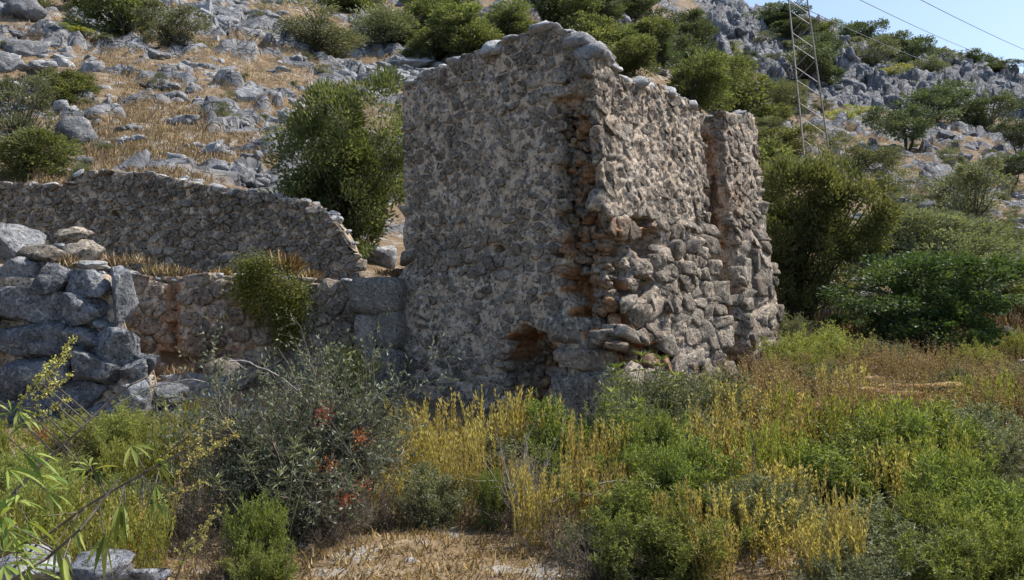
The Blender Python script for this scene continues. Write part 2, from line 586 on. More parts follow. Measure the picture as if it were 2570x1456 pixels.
RDF = np.concatenate([np.arange(5, 24, .15), np.geomspace(24, 400, 260)])
RDC = np.concatenate([np.arange(5, 24, .4), np.geomspace(24, 260, 90)])


def hit(x, y, dmin=5.0):
    """depth at which picture points (arrays) meet the ground, searched outward from dmin"""
    x, y = np.atleast_1d(np.asarray(x, float)), np.atleast_1d(np.asarray(y, float))
    dmin = np.broadcast_to(np.asarray(dmin, float), x.shape)
    if len(x) > 3000:
        return np.concatenate([hit(x[k:k + 3000], y[k:k + 3000], dmin[k:k + 3000]) for k in range(0, len(x), 3000)])
    RD = RDF if len(x) < 400 else RDC
    u, e = ray(x, y)
    D = RD[None, :]
    z = zbase(u[:, None] * D, np.broadcast_to(D, (len(x), len(RD))))
    below = (CAMZ + e[:, None] * D <= z) & (D >= dmin[:, None])
    k = below.argmax(1)
    ok = below.any(1)
    k0 = np.maximum(k - 1, 0)
    g1 = (CAMZ + e * RD[k]) - z[np.arange(len(x)), k]
    g0 = (CAMZ + e * RD[k0]) - z[np.arange(len(x)), k0]
    t = np.clip(g0 / np.where(np.abs(g0 - g1) < 1e-9, 1e-9, g0 - g1), 0, 1)
    d = RD[k0] + t * (RD[k] - RD[k0])
    return np.where(ok, np.maximum(d, dmin), np.nan)


build_ground()

# ------------------------------------------------------------------ rocks
def ico(sub):
    bm = bmesh.new()
    bmesh.ops.create_icosphere(bm, subdivisions=sub, radius=1.0)
    v = np.array([x.co[:] for x in bm.verts])
    f = np.array([[y.index for y in x.verts] for x in bm.faces])
    bm.free()
    return v, f


ICO = {k: ico(k) for k in (1, 2, 3, 4)}


def rock_shape(seed, sub=3, planes=14, flat=0.0, rough=0.12, blocky=0.0, karst=0.0):
    r = np.random.RandomState(seed)
    v, f = ICO[sub]
    v = v.copy()
    if blocky > 0:
        pw = 2 + blocky * 7
        v = v / ((np.abs(v) ** pw).sum(1, keepdims=True) ** (1 / pw)) * (1 - .1 * blocky)
    off = r.uniform(0, 50, 3)
    nn = norm(v)
    v = v + nn * (rough * 1.2 * fbm(v * 1.6 + off, 2, seed, .5))[:, None]
    for k in range(planes):
        n = norm(r.normal(size=3))
        dd = r.uniform(.45, .88)
        h = v @ n
        over = h > dd
        v[over] -= np.outer(h[over] - dd, n) * .95
    nn = norm(v)
    v = v + nn * (rough * .38 * fbm(v * 4.5 + off, 3, seed + 5, .6))[:, None]
    if sub >= 4:
        v = v + nn * (.022 * fbm(v * 12 + off, 3, seed + 9, .6))[:, None]
    if karst > 0:
        q = v * np.array([2.2, 2.2, 4.5]) + off
        f1, f2, cid = cells(q + .3 * fbm(v * 2 + off, 2, seed)[:, None], seed)
        v = v + nn * (karst * (np.minimum(f2 - f1, .25) / .25 - .8 + .7 * (cid - .5)))[:, None]
    v[:, 2] *= (1 - flat)
    v /= np.abs(v).max(0)
    return v, f


def rock_mesh(name, seed, mat, **kw):
    v, f = rock_shape(seed, **kw)
    return make_mesh(name, v, tris=f, mats=[mat], attrs={'earth': np.zeros(len(v))})


# ------------------------------------------------------------------ masonry
class Masonry:
    """A wall along a plan path (right hand side = inside when walking from first to last), faced with single stones.
    top: picture trace of its top edge; batter: function(height) per segment."""

    def __init__(self, pts, batter, hb, seed, thick=0.8, blend=0.3):
        self.p = np.array(pts, float)
        self.seg = np.diff(self.p, axis=0)
        self.len = np.linalg.norm(self.seg, axis=1)
        self.cum = np.concatenate([[0], np.cumsum(self.len)])
        dirs = self.seg / self.len[:, None]
        self.nrm = np.stack([dirs[:, 1], -dirs[:, 0]], 1)     # outward normals
        self.batter = batter
        self.hb, self.seed, self.thick, self.blend = hb, seed, thick, blend
        self.blobs, self.ezones = [], []
        self.top = None

    def P(self, S, h, off=0.0):
        S, h = np.broadcast_arrays(np.asarray(S, float), np.asarray(h, float))
        sh = S.shape
        S, h = S.ravel(), h.ravel()
        off = np.broadcast_to(np.asarray(off, float), sh).ravel()
        n = len(self.len)
        i = np.clip(np.searchsorted(self.cum, S, side='right') - 1, 0, n - 1)
        t = (S - self.cum[i]) / self.len[i]
        b = np.stack([np.asarray(self.batter[k](h)) * np.ones_like(h) for k in range(n)], 0)
        ar = np.arange(len(S))

        def vert(j):
            out = self.p[j].copy()
            a = j - 1
            m1 = a >= 0
            out[m1] += self.nrm[a[m1]] * b[a[m1], ar[m1]][:, None]
            m2 = j < n
            out[m2] += self.nrm[j[m2]] * b[j[m2], ar[m2]][:, None]
            return out
        v0, v1 = vert(i), vert(i + 1)
        xy = v0 + (v1 - v0) * t[:, None]
        w = self.nrm[i].copy()
        for j in range(1, n):
            dd = (S - self.cum[j]) / self.blend
            k = np.abs(dd) < 1
            a = (dd[k] + 1) / 2
            w[k] = self.nrm[j - 1] * (1 - a)[:, None] + self.nrm[j] * a[:, None]
            w[k] *= (1 + .41 * (1 - np.abs(dd[k])))[:, None] / np.maximum(np.linalg.norm(w[k], axis=1, keepdims=True), .1)
        self.lastn = w.reshape(sh + (2,))
        # deep hollows are sunk along directions that turn more gently round the corner, so their sides never cross
        ww = self.nrm[i].copy()
        for j in range(1, n):
            dd = np.clip((S - self.cum[j]) / .95, -1, 1)
            k = np.abs(dd) < 1
            a = (dd[k] + 1) / 2
            v = self.nrm[j - 1] * (1 - a)[:, None] + self.nrm[j] * a[:, None]
            ww[k] = v / np.maximum(np.linalg.norm(v, axis=1, keepdims=True), .1)
        shallow = np.maximum(off, -.05)
        xy = xy + w * shallow[:, None] + ww * (off - shallow)[:, None]
        return np.concatenate([xy, h[:, None]], 1).reshape(sh + (3,))

    def blob(self, *b):
        self.blobs += b

    def field(self, px, py, blobs, k0):
        out = np.zeros_like(px)
        q = np.stack([px * .035, py * .035, 0 * px], -1).reshape(-1, 3)
        nz = (.22 * fbm(q, 3, self.seed + k0)).reshape(px.shape)
        for (cx, cy, rx, ry, v) in blobs:
            r = ((np.abs(px - cx) / rx) ** 2.6 + (np.abs(py - cy) / ry) ** 2.6) ** (1 / 2.6) + nz
            out = np.maximum(out, v * sstep(1.06, .9, r))
        return out

    def vis(self, S):
        i = np.clip(np.searchsorted(self.cum, S, side='right') - 1, 0, len(self.len) - 1)
        return self.front[i]

    def dep(self, S, h):
        px, py = proj(self.P(S, h))
        return self.field(px, py, self.blobs, 0) * self.vis(S)

    def earth(self, S, h):
        px, py = proj(self.P(S, h))
        return np.clip(self.field(px, py, self.ezones, 5), 0, 1) * self.vis(S)

    def set_top(self, trace, front):
        self.front = np.array(front, bool)
        self.SS = np.linspace(0, self.cum[-1], 500)
        tx, ty = [a for a, b in trace], [b for a, b in trace]
        h = np.full(500, 4.0)
        for _ in range(4):
            pt = self.P(self.SS, h)
            px, py = proj(pt)
            yt = np.interp(px, tx, ty)
            u, e = ray(px, yt)
            h = CAMZ + e * pt[:, 1]
        fr = self.vis(self.SS)
        h = np.where(fr, h, np.interp(self.SS, self.SS[fr], h[fr]))
        self.TT = h

    def toph(self, S):
        return np.interp(S, self.SS, self.TT)

    def inverse_table(self):
        S = np.linspace(self.cum[0], self.cum[-1], 700)
        S = S[self.vis(S)]
        H = np.linspace(self.hb, self.TT.max(), 260)
        a, b = np.meshgrid(S, H, indexing='ij')
        px, py = proj(self.P(a, b))
        self.inv = (a.ravel(), b.ravel(), px.ravel(), py.ravel())

    def find(self, x, y):
        a, b, px, py = self.inv
        k = ((px - x) ** 2 + (py - y) ** 2).argmin()
        return a[k], b[k]

    def core(self, name, parent, mat, ds, dh, mlevel, rough=0.03, mats=None):
        S = np.linspace(0, self.cum[-1], max(8, int(self.cum[-1] / ds)))
        T = self.toph(S) - .05
        T = T + .05 * fbm(np.stack([S * 3, 0 * S, 0 * S], 1), 3, self.seed)
        nh = int((T.max() - self.hb) / dh)
        tt = np.linspace(0, 1, nh)
        H = self.hb + (T[:, None] - self.hb) * tt[None, :]
        SG = np.broadcast_to(S[:, None], H.shape)
        D = self.dep(SG, H)
        base = self.P(SG, H)
        px, py = proj(base)
        q = base.reshape(-1, 3)
        rg = rough(px.ravel()) if callable(rough) else rough
        nz = (rg * fbm(q * 6.5, 4, self.seed + 3, .62) + rg * .5 * fbm(q * 1.3, 2, self.seed + 4)).reshape(H.shape)
        sc_ix = np.where(D.ravel() > .05)[0]
        rub = np.zeros(D.size)
        if len(sc_ix):
            g1, g2, gid = cells(q[sc_ix] * np.array([9.0, 9.0, 10.0]), self.seed + 9)
            rub[sc_ix] = 5e-2 * (gid - .45) + .05 * np.minimum(g2 - g1, .3) / .3 - .03
        off = mlevel(px, py) + nz - D + rub.reshape(D.shape) * np.clip(D * 4, 0, 1)
        V = self.P(SG, H, off)
        E = self.earth(SG, H)
        # back: top and back faces close the solid
        inn = self.P(S, T * 1.0, -self.thick) + np.array([0, 0, -.05])
        innb = self.P(S, T * 0 + self.hb, -self.thick)
        nS = len(S)
        mid = (V[:, -1] + inn) / 2 + np.array([0, 0, .04]) + .05 * np.stack([0 * S, 0 * S, fbm(np.stack([S * 4, 0 * S + 3, 0 * S], 1), 3, 5)], 1)
        grid = np.concatenate([V, mid[:, None], inn[:, None], innb[:, None]], 1)
        Eg = np.concatenate([E, np.zeros((nS, 3))], 1)
        m = grid.shape[1]
        idx = np.arange(nS * m).reshape(nS, m)
        qd = np.stack([idx[:-1, :-1], idx[1:, :-1], idx[1:, 1:], idx[:-1, 1:]], -1).reshape(-1, 4)
        # end caps as fans of quads between front column and back column
        caps = []
        vv = grid.reshape(-1, 3)
        extra = []
        for e in (0, nS - 1):
            fr = idx[e, :nh]
            bx = self.P(np.full(nh, S[e]), H[e], -self.thick)
            st = len(vv) + sum(len(x) for x in extra)
            extra.append(bx)
            bi = st + np.arange(nh)
            c = np.stack([fr[:-1], fr[1:], bi[1:], bi[:-1]], -1)
            caps.append(c if e == 0 else c[:, ::-1])
        vv = np.concatenate([vv] + extra)
        Ev = np.concatenate([Eg.ravel(), np.zeros(2 * nh)])
        me = make_mesh(name, vv, quads=np.concatenate([qd] + caps), attrs={'earth': Ev}, mats=[mat])
        return link(name, me, parent)

    def seeds(self, size, skip=(), aspect=1.35, tries=30000, maxdep=.12):
        r = np.random.RandomState(self.seed)
        S = r.uniform(.02, self.cum[-1] - .02, tries)
        H = r.uniform(self.hb + .3, self.TT.max(), tries)
        k = H < self.toph(S) - .06
        k &= self.vis(S)
        k &= (H < self.toph(S) - .14) | (r.rand(tries) < .35)
        S, H = S[k], H[k]
        px, py = proj(self.P(S, H))
        R = size(px, py)
        ok = np.ones(len(S), bool)
        for (x0, y0, x1, y1) in skip:
            ok &= ~((px > x0) & (px < x1) & (py > y0) & (py < y1))
        S, H, R, px, py = S[ok], H[ok], R[ok], px[ok], py[ok]
        R = R * r.choice([.5, .75, 1.0, 1.35, 1.8], p=[.34, .22, .16, .15, .13], size=len(R))
        # large stones claim their room first, then smaller ones fill in
        o = np.argsort(-np.floor(R / .02) + (np.arange(len(R)) > 4000) * 100, kind='stable')
        S, H, R, px, py = S[o], H[o], R[o], px[o], py[o]
        kept = []
        aS, aH, aR = np.empty(len(S)), np.empty(len(S)), np.empty(len(S))
        n = 0
        # coarse to fine so large stones keep their room
        for i in range(len(S)):
            if n:
                dx = (aS[:n] - S[i]) / aspect
                dy = aH[:n] - H[i]
                if ((dx * dx + dy * dy) < ((aR[:n] + R[i]) * .80) ** 2).any():
                    continue
            aS[n], aH[n], aR[n] = S[i], H[i], R[i]
            n += 1
            kept.append(i)
        return aS[:n], aH[:n], aR[:n]

    def stones(self, S, H, aspect=1.35, gap=.012):
        """Voronoi outlines (in metres on the wall face) round the seeds"""
        n = len(S)
        pts = np.stack([S / aspect, H], 1)
        polys = []
        for i in range(n):
            d = ((pts - pts[i]) ** 2).sum(1)
            nb = np.argsort(d)[1:15]
            w = .13 + .17 * ((i * 7919) % 97) / 97
            poly = [(-w, -w * .8), (w, -w * .8), (w, w * .8), (-w, w * .8)]
            for j in nb:
                v = pts[j] - pts[i]
                L = np.hypot(*v)
                nx, ny = v / L
                c = L / 2 - gap
                if c <= 0:
                    c = L * .4
                out = []
                m = len(poly)
                for a in range(m):
                    p, q = poly[a], poly[(a + 1) % m]
                    dp, dq = p[0] * nx + p[1] * ny - c, q[0] * nx + q[1] * ny - c
                    if dp <= 0:
                        out.append(p)
                    if (dp < 0) != (dq < 0) and dp != dq:
                        t = dp / (dp - dq)
                        out.append((p[0] + (q[0] - p[0]) * t, p[1] + (q[1] - p[1]) * t))
                poly = out
                if len(poly) < 3:
                    break
            if len(poly) < 3:
                polys.append(None)
                continue
            pp = np.array(poly) * np.array([aspect, 1])
            pp[:, 1] = np.minimum(pp[:, 1], self.toph(S[i] + pp[:, 0]) - H[i] + .03)
            if np.ptp(pp[:, 1]) < .03:
                polys.append(None)
                continue
            polys.append(pp)
        return polys

    def stone_verts(self, S, H, poly, prot, r, dep, k=14, round_=0.35, tilt=.12, jag=.012):
        """rough-fronted stone: rings of an outline pushed out from the wall"""
        m = len(poly)
        seglen = np.linalg.norm(np.roll(poly, -1, 0) - poly, axis=1)
        cum = np.concatenate([[0], np.cumsum(seglen)])
        s = (np.arange(k) + r.uniform(0, 1)) / k * cum[-1] % cum[-1]
        j = np.clip(np.searchsorted(cum, s, side='right') - 1, 0, m - 1)
        t = ((s - cum[j]) / np.maximum(seglen[j], 1e-6))[:, None]
        o = poly[j] * (1 - t) + poly[(j + 1) % m] * t
        sm = (np.roll(o, 1, 0) + np.roll(o, -1, 0)) / 2
        o = o * (1 - round_) + sm * round_
        ang = np.arctan2(o[:, 1], o[:, 0])
        o = o[np.argsort(ang)]
        size = np.abs(o).max()
        o = o * (1 + r.normal(0, .055, (k, 1)))
        a, b = r.normal(0, tilt, 2)
        rings, offs = [], []
        for sc_, of in ((1.0, -.12), (1.02, prot * .15), (.97, prot * .8), (.72, prot * 1.0), (.36, prot * 1.03)):
            rr = o * sc_ * (1 + r.normal(0, .03 if sc_ > .5 else .12, (k, 1)))
            of_ = of + (r.normal(0, .12, k) * prot + (a * rr[:, 0] + b * rr[:, 1])) * (of > 0)
            rings.append(rr)
            offs.append(of_)
        rings.append(np.zeros((1, 2)))
        offs.append(np.array([prot * 1.05]))
        q = np.concatenate(rings)
        of = np.concatenate(offs)
        w = np.stack([(S + q[:, 0]) * 9, (H + q[:, 1]) * 9, 0 * of + self.seed], 1)
        of = of + (of > 0) * jag * (fbm(w, 2, 77) + .6 * r.normal(0, .5, len(of)))
        V = self.P(S + q[:, 0], H + q[:, 1], of - dep)
        return V


def ring_faces(k, nr):
    t = []
    for a in range(nr - 1):
        for b in range(k):
            c = (b + 1) % k
            p, q, r_, s = a * k + b, a * k + c, (a + 1) * k + c, (a + 1) * k + b
            t += [(p, q, r_), (p, r_, s)]
    top = nr * k
    for b in range(k):
        t.append(((nr - 1) * k + b, (nr - 1) * k + (b + 1) % k, top))
    return np.array(t)


RF = ring_faces(14, 5)


def lay_stones(W, parent, name, S, H, prot, mat, limit, seed, aspect=1.35, gap=.012, round_=.35, tilt=.12, drop=0.0, earthadd=0.0, maxdep=.12, jag=None):
    r = np.random.RandomState(seed)
    polys = W.stones(S, H, aspect, gap)
    dep = W.dep(S, H)
    ear = W.earth(S, H)
    px, py = proj(W.P(S, H))
    items = []
    for i, pl in enumerate(polys):
        if pl is None or dep[i] > maxdep or r.rand() < drop:
            continue
        pr = prot(px[i], py[i]) * r.uniform(.35, 1.5)
        V = W.stone_verts(S[i], H[i], pl, pr, r, dep[i], round_=round_, tilt=tilt, jag=.012 if jag is None else jag(px[i], py[i]))
        area = np.ptp(pl[:, 0]) * np.ptp(pl[:, 1])
        items.append((area, V, min(1, ear[i] * r.uniform(.3, 1.1) + earthadd * r.rand())))
    items.sort(key=lambda a: -a[0])
    for (ar, V, e) in items[:limit]:
        c = V.mean(0)
        me = make_mesh(name, V - c, tris=RF, mats=[mat], attrs={'earth': np.full(len(V), e)})
        link(name, me, parent, loc=c)
    rest = items[limit:]
    if rest:
        vs = np.concatenate([a[1] for a in rest])
        fs = np.concatenate([RF + i * len(rest[0][1]) for i in range(len(rest))])
        es = np.concatenate([np.full(len(a[1]), a[2]) for a in rest])
        me = make_mesh('small_stones', vs, tris=fs, mats=[mat], attrs={'earth': es})
        tag(link('small_stones', me, parent), kind='stuff')
    return len(items)


def block_part(W, parent, name, cx, cy, w, h, prot, seed, mat=None, ear=0.0, dep=None, rot=0.0, sub=3, kw=None, push=None):
    """one squared or rounded block seated in the wall face, given by its outline box in the photograph"""
    S, H = W.find(cx, cy)
    D = W.dep(np.array([S]), np.array([H]))[0] if dep is None else dep
    P = W.P(np.array([S]), np.array([H]))[0]
    nrm2 = norm(W.lastn.reshape(-1, 2)[0])
    sc = P[1] / F
    if push is None:
        push = -prot * .62
    tang = np.array([-nrm2[1], nrm2[0]])
    # width across the picture -> length along the wall
    cosv = abs(tang[0] - tang[1] * P[0] / P[1])
    hw = min(w / 2 * sc / max(cosv, .35), 1.2)
    hh = h / 2 * sc
    kk = dict(sub=sub, planes=10, rough=.06, blocky=.75)
    kk.update(kw or {})
    v, f = rock_shape(seed, **kk)
    v = v * np.array([hw, prot, hh]) * 1.04
    c, s = math.cos(rot), math.sin(rot)
    v = np.stack([v[:, 0] * c - v[:, 2] * s, v[:, 1], v[:, 0] * s + v[:, 2] * c], 1)
    R = np.stack([np.array([tang[0], tang[1], 0]), np.array([nrm2[0], nrm2[1], 0]), np.array([0, 0, 1.0])])
    wv = v @ R
    loc = P + np.array([nrm2[0], nrm2[1], 0]) * (push - D)
    me = make_mesh(name, wv, tris=f if np.linalg.det(R) > 0 else f[:, ::-1], mats=[mat or M_stone], attrs={'earth': np.full(len(v), ear)})
    return link(name, me, parent, loc=loc)


def cap_stones(W, parent, name, step, size, seed, mat, rows=2, smin=0, smax=None):
    r = np.random.RandomState(seed)
    s = smin
    smax = smax or W.cum[-1]
    meshes = [rock_mesh(name, seed + k, mat, sub=2, planes=12, rough=.14, blocky=.1) for k in range(10)]
    while s < smax:
        if W.vis(np.array([s]))[0]:
            for k in range(rows):
                z = W.toph(s) - .02
                P = W.P(np.array([s + r.uniform(-.05, .05)]), np.array([z]), -.08 - k * (W.thick - .15) / max(1, rows - 1) * r.uniform(.7, 1))[0]
                a = size * r.choice([.45, .65, .8, 1.0, 1.5, 1.9], p=[.2, .25, .2, .15, .12, .08])
                link(name, meshes[r.randint(10)], parent, loc=P, rot=(r.uniform(-.35, .35), r.uniform(-.35, .35), r.uniform(0, 6.3)),
                     scale=(a, a * r.uniform(.7, 1), a * r.uniform(.28, .62)))
        s += step * r.uniform(.7, 1.4)


def rubble(W, parent, name, spots, mat, seed, n, size, ear=.6):
    """loose core stones lodged in the scars of the wall"""
    r = np.random.RandomState(seed)
    shapes = [rock_shape(seed + k, sub=2, planes=9, rough=.08, blocky=.35) for k in range(8)]
    meshes = {}
    for (cx, cy, rx, ry, m) in spots:
        for i in range(m):
            x, y = cx + rx * r.uniform(-1, 1), cy + ry * r.uniform(-1, 1)
            S, H = W.find(x, y)
            D = W.dep(np.array([S]), np.array([H]))[0]
            if D < .03:
                continue
            a = size * r.uniform(.55, 1.5)
            P = W.P(np.array([S]), np.array([H]), -D * r.uniform(.55, 1.0) + a * .2)[0]
            E = W.earth(np.array([S]), np.array([H]))[0]
            key = (r.randint(8), int(r.randint(4) * (E > .2)))
            if key not in meshes:
                v, f = shapes[key[0]]
                meshes[key] = make_mesh(name, v, tris=f, mats=[mat], attrs={'earth': np.full(len(v), key[1] / 3.6)})
            link(name, meshes[key], parent, loc=P, rot=(r.uniform(-.4, .4), r.uniform(-.4, .4), r.uniform(0, 6.3)),
                 scale=(a, a * r.uniform(.7, 1), a * r.uniform(.5, .85)))


def empty(name, loc):
    o = bpy.data.objects.new(name, None)
    o.empty_display_size = .5
    col.objects.link(o)
    o.location = loc
    return o


# ---- the ruined tower: left face, corner, right face
A = np.array([-1.99, 16.4])
C = np.array([1.227, 14.0])
RDIR = np.array([.598, .802])
NL, NR = np.array([-.598, -.802]), np.array([.802, -.598])
G = C + RDIR * 3.77
A0 = A + RDIR * 3.4


def bat_left(h):
    return .05 * sstep(2.75, 2.6, h) + .10 * sstep(3.2, -.4, h)


def bat_right(h):
    return np.interp(h, [-.5, .5, 2.0, 3.5, 3.65, 5.2, 7], [.82, .74, .55, .36, .28, .12, .0])


def px_rand(seed):
    return np.random.RandomState(seed)


tower = empty('ruined_tower', (.5, 15.2, 0))
tower['kind'] = 'thing'
tag(tower, 'tall roofless grey stone tower ruin with a split corner and a broken doorway hole', 'tower')
bpy.context.view_layer.update()


class Parented:
    pass


def group_offset(parent):
    """children keep world positions: move them by the parent's location"""
    off = parent.location.copy()
    for o in bpy.data.objects:
        if o.parent == parent:
            o.location = o.location - off


TW = Masonry([A0, A, C, G], [bat_left, bat_left, bat_right], -.5, 101, thick=.85, blend=.22)
TW.set_top([(900, 215), (1012, 214), (1030, 205), (1068, 180), (1110, 160), (1150, 150), (1190, 128), (1225, 122), (1262, 100), (1300, 90), (1330, 96), (1350, 78),
            (1372, 66), (1398, 60), (1425, 80), (1450, 100), (1480, 118), (1520, 140), (1545, 172), (1552, 195), (1600, 205), (1640, 212), (1690, 232), (1722, 248), (1745, 275), (1760, 300)], [0, 1, 1])
TW.front = np.array([False, True, True])
TW.inverse_table()
TW.blob((1328, 930, 66, 98, .85), (1340, 1035, 55, 50, .5),                # low doorway hole
        (1432, 262, 46, 30, .16), (1442, 330, 46, 60, .48), (1450, 420, 50, 60, .5), (1460, 500, 54, 70, .5), (1475, 570, 72, 34, .5),
        (1502, 620, 84, 55, .62), (1498, 700, 80, 60, .58), (1512, 770, 78, 60, .6), (1550, 800, 45, 40, .4), (1545, 860, 60, 40, .3),
        (1428, 600, 14, 20, .8), (1612, 556, 34, 16, .55), (1625, 612, 34, 42, .5), (1614, 722, 26, 32, .65), (1250, 624, 15, 12, .4),
        (1092, 856, 12, 9, .3), (1400, 640, 20, 8, .2), (1640, 880, 42, 18, .3), (1570, 905, 45, 26, .3), (1500, 905, 20, 20, .15))
TW.ezones = [(1325, 880, 70, 50, .8), (1340, 960, 60, 90, .4), (1335, 1030, 60, 40, .3), (1432, 262, 30, 18, .3), (1445, 330, 34, 60, .25), (1455, 470, 50, 100, .3),
             (1500, 610, 85, 60, .7), (1490, 700, 85, 60, .9), (1510, 780, 80, 70, 1.0), (1560, 800, 40, 40, .9), (1622, 600, 38, 50, .4), (1612, 722, 24, 30, .15),
             (1640, 885, 60, 30, .9), (1570, 900, 60, 40, .5)]
TB = [  # x, y, w, h, protrusion, earth, rotation: big blocks that show singly on the tower
    (1444, 228, 92, 52, .26, .10, .05), (1410, 232, 60, 24, .2, 0, 0), (1440, 188, 92, 52, .10, 0, 0), (1515, 182, 84, 56, .14, 0, 0), (1420, 100, 70, 40, .12, 0, .1),
    (1448, 128, 64, 54, .12, 0, -.2), (1520, 130, 60, 36, .14, 0, .1), (1528, 160, 50, 30, .13, 0, 0), (1466, 392, 64, 34, .24, .3, .2), (1466, 345, 56, 30, .18, .1, 0),
    (1528, 500, 74, 70, .14, 0, -.1), (1555, 540, 70, 66, .16, 0, .1), (1500, 525, 46, 60, .13, 0, 0), (1548, 350, 64, 54, .11, 0, .1), (1540, 400, 68, 40, .12, 0, 0), (1552, 445, 66, 46, .12, 0, .1),
    (1610, 520, 48, 46, .12, 0, .3), (1655, 535, 44, 44, .12, 0, -.3),
    (1432, 838, 112, 82, .36, 0, .02), (1510, 850, 62, 52, .30, 0, .1), (1575, 838, 60, 36, .30, 0, -.3), (1545, 868, 60, 26, .30, .3, -.2),
    (1455, 905, 130, 60, .30, .12, .02), (1450, 1010, 146, 150, .38, 0, .03), (1505, 962, 60, 44, .42, 0, .3), (1470, 1095, 120, 70, .34, 0, 0),
    (1246, 962, 58, 48, .18, 0, .1), (1250, 918, 50, 30, .16, .1, 0), (1252, 890, 52, 26, .16, .2, 0), (1262, 862, 52, 24, .16, .3, .1),
    (1460, 635, 56, 34, .30, .25, .1), (1545, 735, 66, 40, .34, .3, 0), (1508, 770, 50, 34, .30, .1, .1), (1507, 742, 34, 24, .32, .1, .3), (1590, 615, 44, 60, .30, .5, 0),
    (1628, 612, 34, 62, .25, .45, .05), (1500, 608, 60, 22, .3, .6, .1), (1478, 668, 40, 30, .26, .8, .1), (1535, 690, 40, 30, .28, .2, .2), (1535, 650, 50, 30, .28, .3, -.2),
    (1350, 905, 70, 36, .24, .5, .1), (1335, 935, 66, 34, .24, .5, -.1), (1310, 965, 46, 26, .2, .4, 0), (1355, 985, 56, 40, .2, .35, .2), (1345, 1025, 60, 40, .2, .3, -.1), (1378, 940, 34, 60, .24, .1, .1),
    (1050, 640, 46, 40, .1, 0, .1), (1090, 632, 50, 44, .12, 0, 0), (1140, 628, 56, 46, .12, 0, .1), (1190, 655, 48, 30, .1, 0, 0), (1225, 640, 46, 22, .12, 0, -.1), (1270, 640, 40, 32, .12, 0, 0), (1205, 615, 40, 30, .1, 0, .1),
    (1312, 640, 50, 32, .1, 0, 0), (1030, 590, 34, 40, .1, 0, 0), (1030, 560, 32, 34, .1, 0, 0), (1600, 760, 60, 46, .14, 0, .1),
    (1640, 790, 70, 66, .14, .1, .3), (1690, 870, 76, 70, .16, 0, -.1), (1735, 905, 70, 60, .16, 0, .1), (1765, 830, 56, 76, .16, 0, -.4), (1715, 800, 60, 50, .14, 0, .2), (1790, 890, 60, 60, .16, 0, 0), (1650, 850, 60, 40, .14, .2, 0)]
TB = [q for q in TB if not (q[5] >= .45 and q[1] < 800)]
TSKIP = [(b[0] - b[2] * .46, b[1] - b[3] * .46, b[0] + b[2] * .46, b[1] + b[3] * .46) for b in TB]


def tower_size(px, py):
    lower_right = sstep(500, 640, py) * (px > 1520)
    return .105 + .045 * lower_right + .03 * sstep(780, 900, py) * (px > 1520) - .005 * (px > 1480) * (py < 520)


def tower_prot(px, py):
    return .022 + .026 * (px > 1500) * (py > 540) + .02 * (690 > py > 600)


def tower_mortar(px, py):
    lo = fbm(np.stack([px * .009, py * .011, 0 * px], -1).reshape(-1, 3), 3, 55).reshape(px.shape)
    return .015 * lo * (px < 1480) + .016 + .012 * sstep(1500, 1540, px) * sstep(540, 500, py) - .036 * sstep(520, 580, py) * sstep(1500, 1560, px) - .03 * sstep(590, 610, py) * sstep(700, 660, py)


TW.core('wall_core', tower, M_mortar, .026, .026, tower_mortar, lambda px: .020 + .026 * sstep(1480, 1520, px))
s_, h_, r_ = TW.seeds(tower_size, TSKIP, tries=26000)
print('tower seeds', len(s_), lay_stones(TW, tower, 'facing_stone', s_, h_, tower_prot, M_stone, 300, 5, gap=.013, earthadd=.08, round_=.03, tilt=.2, jag=lambda x, y: .010 + .006 * (x > 1490)))
for i, (x, y, w, h, pr, e, ro) in enumerate(TB):
    block_part(TW, tower, 'corner_block', x, y, w, h, pr, 900 + i, ear=e, rot=ro, kw=dict(karst=.04 if i % 3 else .02, planes=12 if 580 < y < 800 else (2 if pr >= .3 else 7), blocky=.45 if 580 < y < 800 else .9, rough=.11),
               dep=0.0 if (y > 800 and pr >= .28) else (TW.dep(*[np.array([q]) for q in TW.find(x, y)])[0] * .75), push=(-pr * .5 if y > 800 and pr >= .28 else None))
cap_stones(TW, tower, 'cap_stone', .2, .15, 40, M_cap, rows=3)
rubble(TW, tower, 'rubble_stone', [(1470, 650, 50, 50, 22), (1540, 735, 30, 24, 10), (1440, 300, 34, 30, 22), (1445, 360, 36, 40, 30), (1455, 440, 38, 50, 40), (1455, 520, 38, 50, 44), (1500, 615, 70, 40, 60),
                                   (1530, 690, 44, 44, 34), (1530, 770, 50, 44, 30), (1460, 600, 40, 30, 14), (1560, 860, 50, 30, 12), (1340, 1000, 50, 50, 26), (1340, 900, 50, 50, 14), (1640, 885, 40, 14, 6)], M_stone, 60, 0, .095)

# ---- the pier beyond the gap
J = C + RDIR * 4.95
JI = J - NR * 1.15
E1 = C + RDIR * 6.75
EB = E1 - NR * 1.3


def bat_jamb(h):
    return .0 * h


def bat_end(h):
    return np.interp(h, [0, .8, 2, 3.5, 7], [.22, .18, .12, .05, 0])


PW = Masonry([JI, J, E1, EB], [bat_jamb, bat_right, bat_end], -.3, 151, thick=.7, blend=.1)
PW.set_top([(1700, 290), (1745, 288), (1790, 290), (1800, 286), (1850, 284), (1880, 284), (1900, 290)], [1, 1, 0])
PW.inverse_table()
PW.blob((1855, 405, 9, 14, .4), (1790, 540, 13, 95, .3), (1768, 400, 22, 60, .2), (1812, 620, 10, 10, .1))
PW.ezones = [(1770, 400, 34, 90, .4), (1800, 560, 30, 60, .25), (1812, 620, 20, 20, .6), (1820, 640, 30, 60, .25), (1835, 770, 30, 60, .35), (1845, 850, 20, 40, .5), (1850, 500, 26, 40, .25)]


